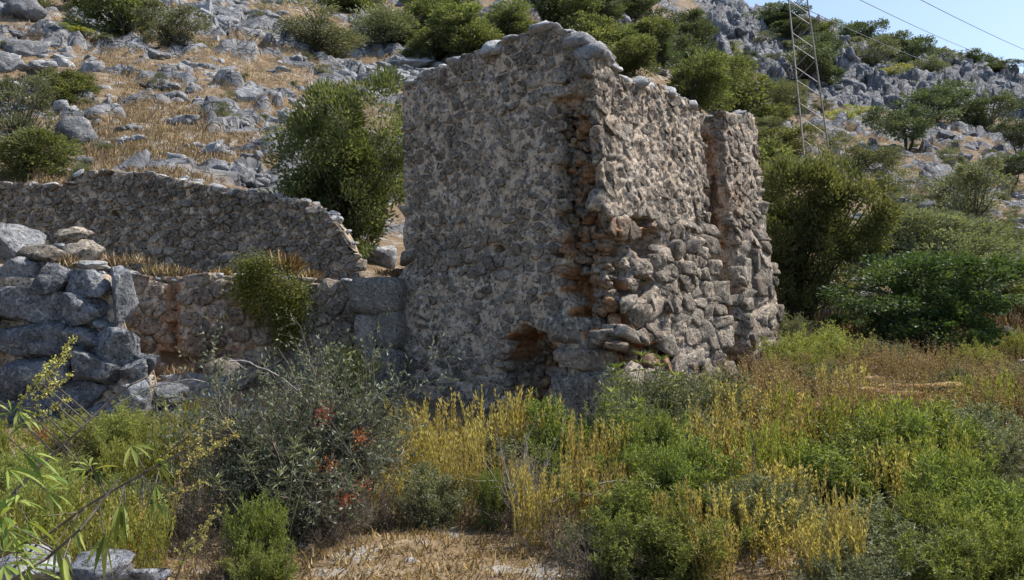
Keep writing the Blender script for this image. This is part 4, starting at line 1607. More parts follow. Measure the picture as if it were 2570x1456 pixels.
class CrownKind:
    """a tree or bushy crown made of many leaf clumps on limbs, one metre tall and wide"""

    def __init__(self, seed, leafmat, n_clump=60, per=80, trunk=.25, L=.03, W=.012, cr=.10, lobes=5, flat=.8, stems=3, bark=None, hole=.2, airy=1.0, up=.25):
        r = np.random.RandomState(seed)
        cb = trunk * .55
        # lobes of the crown
        lc = np.stack([r.uniform(-.26, .26, lobes), r.uniform(-.26, .26, lobes), r.uniform(cb + (1 - cb) * .32, .78, lobes)], 1)
        lr = r.uniform(.20, .33, lobes)
        lc[: lobes // 3, 2] = cb + .18
        k = r.randint(lobes, size=n_clump)
        dirs = norm(r.normal(size=(n_clump, 3)) + np.array([0, 0, up]))
        C_ = lc[k] + dirs * (lr[k] * r.uniform(.55, 1.0, n_clump) ** .5)[:, None] * np.array([1, 1, flat])
        C_[:, 2] = np.clip(C_[:, 2], cb, None)
        n = n_clump * per
        kk = np.repeat(np.arange(n_clump), per)
        cs = cr * r.uniform(.6, 1.3, n_clump)
        g = r.normal(size=(n, 3))
        g = norm(g) * (r.rand(n, 1) ** .45) * np.array([1, 1, .8])
        P = C_[kk] + g * cs[kk][:, None] * airy
        Dr = g * .8 + dirs[kk] * .6 + np.array([0, 0, .3]) + r.normal(0, .4, (n, 3))
        z1 = P[:, 2].max()
        wv = np.percentile(np.abs(P[:, :2]), 98) * 2
        sc_ = np.array([1 / wv, 1 / wv, 1 / z1])
        P = P * sc_
        rnd = np.clip(r.rand(n_clump)[kk] * .5 + r.rand(n) * .5, 0, 1)
        self.foliage = leaf_mesh('crown', P, Dr, L * r.uniform(.6, 1.3, n), W * r.uniform(.7, 1.3, n), r, leafmat, rnd=rnd)
        # trunk and limbs
        seg = []
        az = r.uniform(0, 6.28, stems)
        P0 = np.stack([.02 * np.cos(az), .02 * np.sin(az), -.03 + 0 * az], 1)
        D0 = np.stack([.35 * np.cos(az), .35 * np.sin(az), 1 + 0 * az], 1)
        p1, q1 = grow(P0, D0, np.full(stems, max(trunk, .15) * 1.3), np.full(stems, .028), 5, .12, .1, r)
        seg.append(segs_of(p1, q1))
        tips = p1[:, -1]
        m = min(n_clump, 46)
        tgt = (C_ * sc_)[:m]
        src = tips[r.randint(stems, size=m)]
        mid = (src + tgt) / 2 + r.normal(0, .03, (m, 3))
        seg.append((src, mid, np.full(m, .010), np.full(m, .006)))
        seg.append((mid, tgt, np.full(m, .006), np.full(m, .002)))
        self.stem = tube_mesh('trunk', seg, bark or M_bark, 5)
        self.stem.name = 'trunk'


def place_tree(k, name, cat, cx, ytop, ybot, w, look, place, d=None, group=None, label=None):
    if d is None:
        d = float(hit(cx, ybot, 21)[0])
    if not np.isfinite(d):
        return
    X = float(ray(cx, ybot)[0] * d)
    z0 = float(zg(X, d)[0]) - .1
    zt = float(at(cx, ytop, d)[2])
    h = max(zt - z0, .3)
    ww = w * d / F
    e = empty(name, (X, d, z0))
    e.rotation_euler = (0, 0, rs.uniform(0, 6.28))
    link('crown', k.foliage, e, scale=(ww, ww, h))
    link('trunk', k.stem, e, scale=(ww, ww, h))
    tag(e, label, cat, group)
    if label is None:
        auto_label(e, look, place)
    return e


bushy = [CrownKind(300 + i, M_olive, n_clump=95, per=100, trunk=.03, L=.055, W=.023, cr=.12, lobes=6) for i in range(3)]
bushy_grey = [CrownKind(310 + i, M_olive_grey, n_clump=75, per=90, trunk=.06, L=.05, W=.018, cr=.11, lobes=6) for i in range(2)]
deep = [CrownKind(320 + i, M_deepgreen, n_clump=90, per=90, trunk=.05, L=.05, W=.024, cr=.12, lobes=6) for i in range(3)]
roundt = [CrownKind(330 + i, M_deepgreen, n_clump=70, per=90, trunk=.38, L=.045, W=.02, cr=.10, lobes=6, flat=.7) for i in range(2)]
tiny = [CrownKind(340 + i, M_lime_leaf, n_clump=26, per=60, trunk=.04, L=.07, W=.03, cr=.15, lobes=4) for i in range(2)]
tinyd = [CrownKind(345 + i, M_olive_grey, n_clump=26, per=60, trunk=.04, L=.07, W=.025, cr=.15, lobes=4) for i in range(2)]
big_olive = [CrownKind(350 + i, M_olive, n_clump=250, per=210, trunk=.06, L=.030, W=.0105, cr=.09, lobes=9, stems=5) for i in range(2)]
big_grey = [CrownKind(360, M_olive_grey, n_clump=230, per=200, trunk=.06, L=.030, W=.0105, cr=.09, lobes=9, stems=5)]
carob = [CrownKind(370, M_carob, n_clump=180, per=150, trunk=.1, L=.028, W=.017, cr=.08, lobes=9, stems=5)]

HT = [  # kind, cx, ytop, ybot, w, look
    (bushy, 310, -40, 100, 150, 'dark dense green tree'), (bushy_grey, 430, 20, 132, 120, 'greyish green shrub tree'), (bushy, 240, -60, 20, 90, 'dark green shrub'), (bushy, 190, 182, 262, 108, 'rounded green bush'),
    (tiny, 205, 70, 115, 62, 'small bright green bush'), (bushy_grey, 800, 22, 150, 165, 'broad olive green bush'), (bushy_grey, 955, 5, 135, 125, 'tall olive green bush'), (bushy, 900, -30, 40, 110, 'dark green bush'),
    (tinyd, 552, 258, 312, 58, 'small silvery grey bush'), (tinyd, 405, 185, 225, 40, 'tiny grey tuft bush'), (tinyd, 575, 230, 268, 30, 'tiny dark bush'),
    (bushy, 1065, 5, 118, 100, 'dark green shrub tree'), (bushy, 1130, -40, 60, 130, 'green shrub tree'), (bushy, 1150, 40, 148, 130, 'dense olive green shrub tree'), (bushy, 1205, 60, 160, 125, 'pale green rounded shrub tree'),
    (bushy, 1262, 15, 110, 105, 'green rounded shrub tree'), (bushy, 1310, 45, 118, 90, 'small green rounded tree'), (deep, 1365, -40, 70, 110, 'deep green tree'), (deep, 1470, -20, 60, 120, 'deep green leafy tree'),
    (bushy, 1500, 45, 140, 120, 'pale olive green tree'), (bushy, 1560, 110, 205, 110, 'olive green tree close to the tower edge'), (bushy, 1545, 60, 150, 110, 'mid green tree'), (deep, 1640, 55, 165, 100, 'rounded dark green tree'),
    (deep, 1705, 20, 100, 90, 'high dark green tree'), (deep, 1725, 55, 150, 95, 'dark green spreading tree'), (deep, 1630, -30, 50, 110, 'topmost dark green tree'), (deep, 1660, 110, 172, 66, 'low dark green bush'),
    (bushy, 1745, 148, 285, 130, 'large olive green tree'), (bushy, 1850, 155, 292, 150, 'wide olive green tree'), (bushy_grey, 1935, 190, 298, 120, 'grey green olive tree'), (deep, 1975, 205, 290, 64, 'slim dark green bush'),
    (bushy_grey, 1915, 295, 350, 66, 'small olive bush'), (bushy, 1965, 328, 400, 112, 'dark olive bush'), (bushy, 1930, 350, 480, 160, 'broad olive green bush'), (bushy, 1900, 420, 520, 130, 'low olive green bush'),
    (deep, 1965, 20, 82, 100, 'dark tree on the skyline'), (deep, 2010, 120, 200, 110, 'green bush on the cliff'), (bushy, 2060, 60, 100, 60, 'small bush high on the cliff'),
    (tiny, 2232, 168, 210, 64, 'bright green bush'), (tiny, 2030, 126, 180, 60, 'bright green bush'), (tiny, 1843, 112, 140, 36, 'tiny bright green bush'), (deep, 2103, 36, 72, 44, 'small dark tree on the skyline'),
    (deep, 2180, 48, 105, 76, 'round dark tree on the skyline'), (deep, 2235, 88, 130, 50, 'small dark tree on the skyline'), (deep, 2292, 84, 150, 96, 'wide dark tree on the skyline'), (deep, 2135, 62, 95, 44, 'small dark tree on the skyline'),
    (bushy_grey, 2185, 98, 168, 86, 'grey green tree'), (bushy_grey, 2335, 128, 200, 64, 'grey green tree'), (deep, 2386, 117, 137, 30, 'tiny bush on the skyline'), (deep, 2458, 126, 165, 60, 'dark bush on the skyline'),
    (deep, 2530, 163, 205, 80, 'low dark bush'), (roundt, 2275, 264, 384, 126, 'round crowned dark tree with a forked trunk'), (deep, 2338, 218, 322, 104, 'tall dark green tree'), (deep, 2482, 244, 335, 96, 'deep green rounded tree'),
    (roundt, 2560, 302, 390, 80, 'dark green tree with bare trunk'), (roundt, 2535, 390, 478, 92, 'dark round tree with visible trunk'), (bushy_grey, 2155, 338, 462, 118, 'thin grey green olive tree'),
    (bushy_grey, 2440, 420, 590, 155, 'large grey olive tree'), (tinyd, 2272, 428, 500, 60, 'small thin grey bush'), (tinyd, 2385, 208, 240, 40, 'small green tuft bush'), (tiny, 2120, 275, 318, 70, 'pale green bush'),
    (tiny, 2155, 275, 305, 50, 'pale green bush'), (tinyd, 2525, 555, 600, 50, 'small dark shrub'), (tinyd, 2310, 480, 520, 100, 'low dark scrub bush'), (tinyd, 2510, 160, 190, 40, 'small green bush'),
    (deep, 2470, 150, 170, 50, 'small dark bush'), (bushy, 60, -60, 10, 120, 'dark bush at the top edge'), (bushy_grey, 660, -60, 5, 100, 'grey bush at the top edge'), (bushy, 1090, 70, 150, 90, 'low green shrub'), (bushy, 1410, -30, 90, 110, 'pale green tree'), (bushy, 1000, 60, 130, 80, 'small olive bush'), (deep, 1590, 0, 60, 90, 'dark tree'), (deep, 1700, 90, 175, 110, 'broad dark green tree'), (bushy, 1590, 60, 140, 110, 'olive green tree'), (bushy, 1800, 160, 290, 110, 'mid olive green tree'), (deep, 2060, 90, 160, 70, 'dark green cliff bush'), (deep, 1990, 55, 110, 80, 'dark green cliff tree'), (bushy, 1920, 260, 330, 80, 'low olive bush'), (tinyd, 800, 165, 205, 50, 'small bare grey bush'),
]


def tree_zone(x, y):
    if x < 500:
        return 'at the top left of the slope'
    if x < 1020:
        return 'on the slope left of the tower'
    if x < 1420:
        return 'behind the left side of the tower top'
    if x < 1800 and y < 180:
        return 'behind the right side of the tower top'
    if x < 2010 and y > 280:
        return 'between the pier and the pylon'
    if x < 2010 and y > 140:
        return 'left of the pylon below the cliff'
    if y < 110 + (x - 1900) * .12:
        return 'right of the pylon top'
    if y < 330 and x < 2250:
        return 'on the grey cliff right of the pylon'
    if x < 2250:
        return 'beside the pylon foot'
    if y < 340:
        return 'below the skyline at the far right'
    return 'on the right hand slope'


for (ks, cx, yt, yb, w, look) in HT:
    k = ks[rs.randint(len(ks))]
    cat = 'bush' if 'bush' in look or 'scrub' in look else 'tree'
    place_tree(k, 'hillside_' + cat, cat, cx, yt - (yb - yt) * .08, yb, w * 1.42, look, tree_zone(cx, yb), group='trees and bushes of the hillside')
for (k, cx, yt, yb, w, d, lab) in [
    (bushy_grey[0], 45, 185, 380, 150, 26, 'thin pale grey green shrub at the left edge above the dense bush'), (bushy[0], 75, 325, 470, 210, 22, 'dense dark green bush right behind the left end of the terrace wall'),
    (bushy_grey[1], 205, 395, 440, 60, 21.5, 'small grey shrub growing behind the step of the terrace wall')]:
    place_tree(k, 'hillside_bush', 'bush', cx, yt, yb, w, '', '', d=d, label=lab)
for (k, nm, cx, yt, yb, w, d, lab) in [
    (big_olive[0], 'broad_tree', 870, 200, 640, 370, 20.8, 'big dark olive green tree just left of the tower'),
    (big_olive[1], 'broad_tree', 2015, 390, 800, 350, 23, 'big dark green tree just right of the stone pier'),
    (big_grey[0], 'broad_tree', 2270, 520, 830, 430, 27, 'wide grey green tree behind the glossy dark green one'),
    (big_olive[0], 'broad_tree', 2450, 555, 800, 320, 28, 'hazy olive tree mass at the far right behind the green one'),
    (carob[0], 'leafy_tree', 2300, 625, 862, 410, 20.5, 'glossy dark green round tree at right behind the brown weeds')]:
    place_tree(k, nm, 'tree', cx, yt, yb, w, '', '', d=d, label=lab)

# dry grass of the slopes: one mass of blades, denser where the picture is close
def blades(name, X, Y, D, hgt, wid, mat, label, seed, lean=.35, z=None, cat='grass', flatten=0.0):
    r = np.random.RandomState(seed)
    u, e = ray(X, Y)
    gx, gy = u * D, D
    gz = zg(gx, gy) if z is None else z
    P = np.stack([gx, gy, gz - .03], 1)
    Dr = np.stack([r.normal(0, lean, len(X)), r.normal(0, lean, len(X)), np.ones(len(X)) * (1 - flatten) + .02], 1)
    me = leaf_mesh(name, P, Dr, hgt, wid, r, mat, bend=.4)
    return tag(link(name, me), label, cat, kind='stuff')


def scatter(boxes, seed, dens=None):
    r = np.random.RandomState(seed)
    X = np.concatenate([r.uniform(b[0], b[1], b[4]) for b in boxes])
    Y = np.concatenate([r.uniform(b[2], b[3], b[4]) for b in boxes])
    D = hit(X, Y, 21)
    k = np.isfinite(D) & (D < 150)
    X, Y, D = X[k], Y[k], D[k]
    q = np.stack([X * .012, Y * .02, 0 * X], 1)
    keep = fbm(q, 3, seed) > r.uniform(-.9, .5, len(X))
    return X[keep], Y[keep], D[keep]


gx_, gy_, gd_ = scatter([(-200, 1120, -100, 470, 160000), (1100, 1900, -50, 300, 20000), (1850, 2700, 170, 560, 60000), (1950, 2700, 500, 860, 36000)], 5)
px_, py_ = gx_, gy_
pw = np.stack([ray(px_, py_)[0] * gd_, gd_, CAMZ + ray(px_, py_)[1] * gd_], 1)
keep = cliff_mask(pw[:, 0], pw[:, 1], pw[:, 2]) < .3
zz = zbase(pw[:, 0], pw[:, 1])
keep &= relief(pw[:, 0], pw[:, 1], zz)[1] < .45
gx_, gy_, gd_ = gx_[keep], gy_[keep], gd_[keep]
rg = np.random.RandomState(9)
blades('dry_hill_grass', gx_, gy_, gd_, rg.uniform(.07, .26, len(gx_)), .006 + gd_ * .0004, M_hillgrass, 'dry straw coloured grass covering the rocky slopes', 12)
print('hill blades', len(gx_))

sc_n = 0
rq = np.random.RandomState(505)
for (x0, x1, y0, y1, n, w0, w1) in [(10, 900, 40, 430, 26, 22, 55), (1960, 2560, 300, 560, 30, 24, 60), (2150, 2560, 480, 700, 14, 30, 70), (1750, 2500, 60, 290, 22, 22, 60)]:
    for _ in range(n):
        x, y = rq.uniform(x0, x1), rq.uniform(y0, y1)
        w = rq.uniform(w0, w1)
        kk = (tinyd + bushy_grey + deep)[rq.randint(4 if y > 300 or x < 900 else 7)]
        place_tree(kk, 'scrub_bush', 'bush', x, y - w * rq.uniform(.4, .8), y, w, 'small' + (' round' if w > 40 else '') + ' scrub bush', zone_of(x, y) if y > 300 or x < 900 else 'on the grey cliff', group='scrub bushes of the slopes')

# ------------------------------------------------------------------ lattice pylon and wires
def build_pylon():
    d = 78.0
    bx, by, bz = at(2056, 428, d)
    bz = float(zg(bx, d)[0]) - .2
    e = empty('lattice_pylon', (bx, d, bz))
    tag(e, 'tall slender rusty steel lattice pylon standing on the right slope', 'pylon')
    Ht = 27.0
    lean = math.radians(-6.6)
    wb, wt = 1.22, .62

    def node(k, z):
        w = wb + (wt - wb) * z / Ht
        a = math.radians(25 + 90 * k)
        return np.array([w * math.cos(a) * 1.25 + math.tan(lean) * z, w * math.sin(a) * 1.25, z])
    for k in range(4):
        zs = np.linspace(0, Ht, 8)
        P = np.array([node(k, z) for z in zs])
        me = tube_mesh('leg', [(P[:-1], P[1:], np.full(7, .06), np.full(7, .06))], M_steel, 4)
        link('leg', me, e)
    levels = [0.0]
    while levels[-1] < Ht:
        levels.append(levels[-1] + 1.75 - .02 * levels[-1])
    for i, (z0, z1) in enumerate(zip(levels[:-1], levels[1:])):
        for k in range(4):
            a, b = (k, (k + 1) % 4)
            for (p, q) in (((node(a, z0), node(b, z1)),) if (i + k) % 2 else ((node(b, z0), node(a, z1)),)):
                me = tube_mesh('brace', [(p[None], q[None], np.array([.03]), np.array([.03]))], M_steel, 4)
                link('brace', me, e)
    for z in (levels[-5], levels[-2]):
        c = node(0, z) * .5 + node(2, z) * .5
        me = tube_mesh('cross_arm', [(c[None] + np.array([[-3.2, -.4, .15]]), c[None] + np.array([[3.2, .4, .15]]), np.array([.09]), np.array([.09])),
                                     (c[None] + np.array([[-3.2, -.4, .15]]), c[None] + np.array([[0, 0, 1.2]]), np.array([.05]), np.array([.05])),
                                     (c[None] + np.array([[3.2, .4, .15]]), c[None] + np.array([[0, 0, 1.2]]), np.array([.05]), np.array([.05]))], M_steel, 4)
        link('cross_arm', me, e)


build_pylon()
for (p, q, dq, lab) in [((2153, 0), (2470, 138), 235, 'thin wire from the pylon to the ridge, left of the other one crossing the sky'), ((2306, 0), (2640, 152), 200, 'thin wire highest at the right crossing the open sky'),
                        ((2010, 20), (2375, 172), 215, 'thin lowest wire passing in front of the skyline trees')]:
    n = 24
    a0 = at(p[0] - (q[0] - p[0]) * .35, p[1] - (q[1] - p[1]) * .42, 82)
    a1 = at(q[0], q[1], dq)
    t = np.linspace(0, 1, n)[:, None]
    P = a0 * (1 - t) + a1 * t
    P[:, 2] -= (t[:, 0] * (1 - t[:, 0])) * 2.0
    me = tube_mesh('power_line', [(P[:-1], P[1:], np.full(n - 1, .05), np.full(n - 1, .05))], M_wire, 4)
    tag(link('power_line', me), lab, 'wire', 'power lines from the pylon')

# ------------------------------------------------------------------ creeper on the lower wall
r_ = np.random.RandomState(31)
pts = []
for (cx, cy, rx, ry, n, th) in [(640, 690, 62, 44, 1700, .34), (700, 745, 68, 60, 2400, .36), (725, 800, 52, 56, 1500, .28), (715, 850, 34, 30, 500, .2), (612, 730, 34, 50, 700, .2), (640, 770, 22, 40, 260, .14),
                                (760, 740, 26, 50, 300, .12), (650, 660, 50, 26, 600, .25)]:
    g = r_.normal(0, .5, (n, 2))
    for (a, b) in g:
        pts.append((cx + rx * a, cy + ry * b, 16.72 - abs(r_.rand()) * th))
P = np.array([at(*p) for p in pts])
Dr = r_.normal(0, .6, P.shape) + np.array([-.2, -.8, -.1])
cr = empty('creeper', at(690, 860, 16.8))
tag(cr, 'yellow green creeper hanging over the low wall above the thorn bush', 'creeper')
c0 = np.array(cr.location[:])
link('foliage', leaf_mesh('foliage', P - c0, Dr, r_.uniform(.035, .075, len(P)), r_.uniform(.02, .04, len(P)), r_, leaf_material('creeper_leaves', (.08, .11, .02), (.17, .20, .035), (.30, .30, .07))), cr)
sp, sq = [], []
for k in range(26):
    a = at(r_.uniform(600, 740), r_.uniform(655, 700), 16.6)
    b = at(r_.uniform(620, 750), r_.uniform(780, 860), 16.68)
    m = (a + b) / 2 + r_.normal(0, .1, 3)
    sp += [a, m]
    sq += [m, b]
link('stems', tube_mesh('stems', [(np.array(sp) - c0, np.array(sq) - c0, np.full(len(sp), .008), np.full(len(sp), .006))], M_twig), cr)

# ------------------------------------------------------------------ shrubs of the foreground
K_thorn = [Kind('thorn', 401 + i, M_thorn, M_twig, stems=26, spread=.8, m2=13, L2=.42, m3=7, L3=.16, per=5, L=.024, W=.0095, up=.03, wob=.16, t0=.15, r0=.011) for i in range(2)]
K_feather = [Kind('feather', 411 + i, M_lime_leaf, M_greenstem, stems=34, spread=.95, m2=13, L2=.26, m3=7, L3=.11, per=7, L=.036, W=.0085, up=.07, wob=.1, t0=.35, r0=.006) for i in range(2)]
K_green = [Kind('green', 421 + i, M_green, M_greenstem, stems=34, spread=.85, m2=12, L2=.26, m3=6, L3=.12, per=7, L=.058, W=.0115, up=.08, wob=.1, t0=.2, r0=.006) for i in range(2)]
K_greyleaf = [Kind('greyleaf', 431 + i, M_greyleaf, M_twig, stems=32, spread=.95, m2=12, L2=.28, m3=6, L3=.12, per=6, L=.048, W=.0125, up=.05, wob=.14, t0=.2, r0=.007) for i in range(2)]
K_dark = [Kind('dark', 441 + i, M_green, M_twig, stems=28, spread=.85, m2=12, L2=.28, m3=6, L3=.13, per=6, L=.045, W=.017, up=.04, wob=.14, t0=.2, r0=.008) for i in range(2)]
K_dead = [Kind('dead', 451 + i, M_brownleaf, M_twig, stems=30, spread=.95, m2=9, L2=.32, m3=6, L3=.12, per=1, L=.016, W=.006, up=.02, wob=.2, t0=.1, r0=.006) for i in range(2)]
K_weed = [Kind('weed', 461 + i, M_brownleaf, M_straw, stems=40, spread=.5, m2=8, L2=.18, m3=4, L3=.07, per=5, L=.022, W=.009, up=.1, wob=.08, t0=.35, r0=.004, base=.25) for i in range(2)]


class StalkKind:
    """upright dry stalks with pairs of leaves pressed along them and seed whorls near the top"""

    def __init__(self, seed, leafmat, stemmat, n=26, base=.26, L=.068, W=.019, gap=.048, per=3, spread=.2):
        r = np.random.RandomState(seed)
        az = r.uniform(0, 6.28, n)
        b = base * np.sqrt(r.rand(n))
        P = np.stack([b * np.cos(az), b * np.sin(az), 0 * az], 1)
        t = spread * r.rand(n)
        D = np.stack([np.cos(az) * np.sin(t), np.sin(az) * np.sin(t), np.cos(t)], 1)
        L1 = r.uniform(.6, 1.0, n)
        p1, q1 = grow(P, D, L1, np.full(n, .005), 8, .05, .06, r)
        P2, D2, R2, _ = branch(p1, q1, 3, .35, .85, .25, r)
        p2, q2 = grow(P2, D2, r.uniform(.12, .32, len(P2)), R2, 8, .04, .12, r)
        allP, allD = [], []
        for pts in (p1, p2):
            m, K1, _ = pts.shape
            lens = np.linalg.norm(pts[:, -1] - pts[:, 0], axis=1)
            for i in range(m):
                k = max(3, int(lens[i] / gap))
                tt = np.linspace(.12 if pts is p1 else .1, 1, k) * (K1 - 1)
                j = np.clip(tt.astype(int), 0, K1 - 2)
                f = (tt - j)[:, None]
                q = pts[i, j] * (1 - f) + pts[i, j + 1] * f
                d = norm(pts[i, j + 1] - pts[i, j])
                ph = r.uniform(0, 6.28)
                for w in range(per):
                    a = ph + np.arange(k) * 1.57 + w * 6.283 / per
                    out = np.stack([np.cos(a), np.sin(a), 0 * a], 1)
                    allP.append(q)
                    allD.append(d * 1.0 + out * r.uniform(.3, .6) + r.normal(0, .12, q.shape))
        P4, D4 = np.concatenate(allP), np.concatenate(allD)
        s = 1.0 / P4[:, 2].max()
        w = 1.0 / max(np.percentile(np.abs(P4[:, :2]), 97) * 2, .1)
        sc_ = np.array([w, w, s])
        m = len(P4)
        self.foliage = leaf_mesh('foliage', P4 * sc_, D4, L * r.uniform(.5, 1.25, m), W * r.uniform(.7, 1.3, m), r, leafmat, .15)
        self.stem = tube_mesh('stems', [(a * sc_, b * sc_, c, d) for (a, b, c, d) in (segs_of(p1, q1), segs_of(p2, q2))], stemmat)


K_stalk = [StalkKind(471 + i, M_gold, M_straw) for i in range(3)]
K_stalk_green = [StalkKind(481 + i, leaf_material('yellowing_leaves%d' % i, (.15, .17, .03), (.28, .29, .06), (.42, .40, .12)), M_greenstem, n=34) for i in range(1)]
K_stalk_brown = [StalkKind(491, M_brownleaf, M_straw, n=40, L=.04, W=.012, base=.3)]

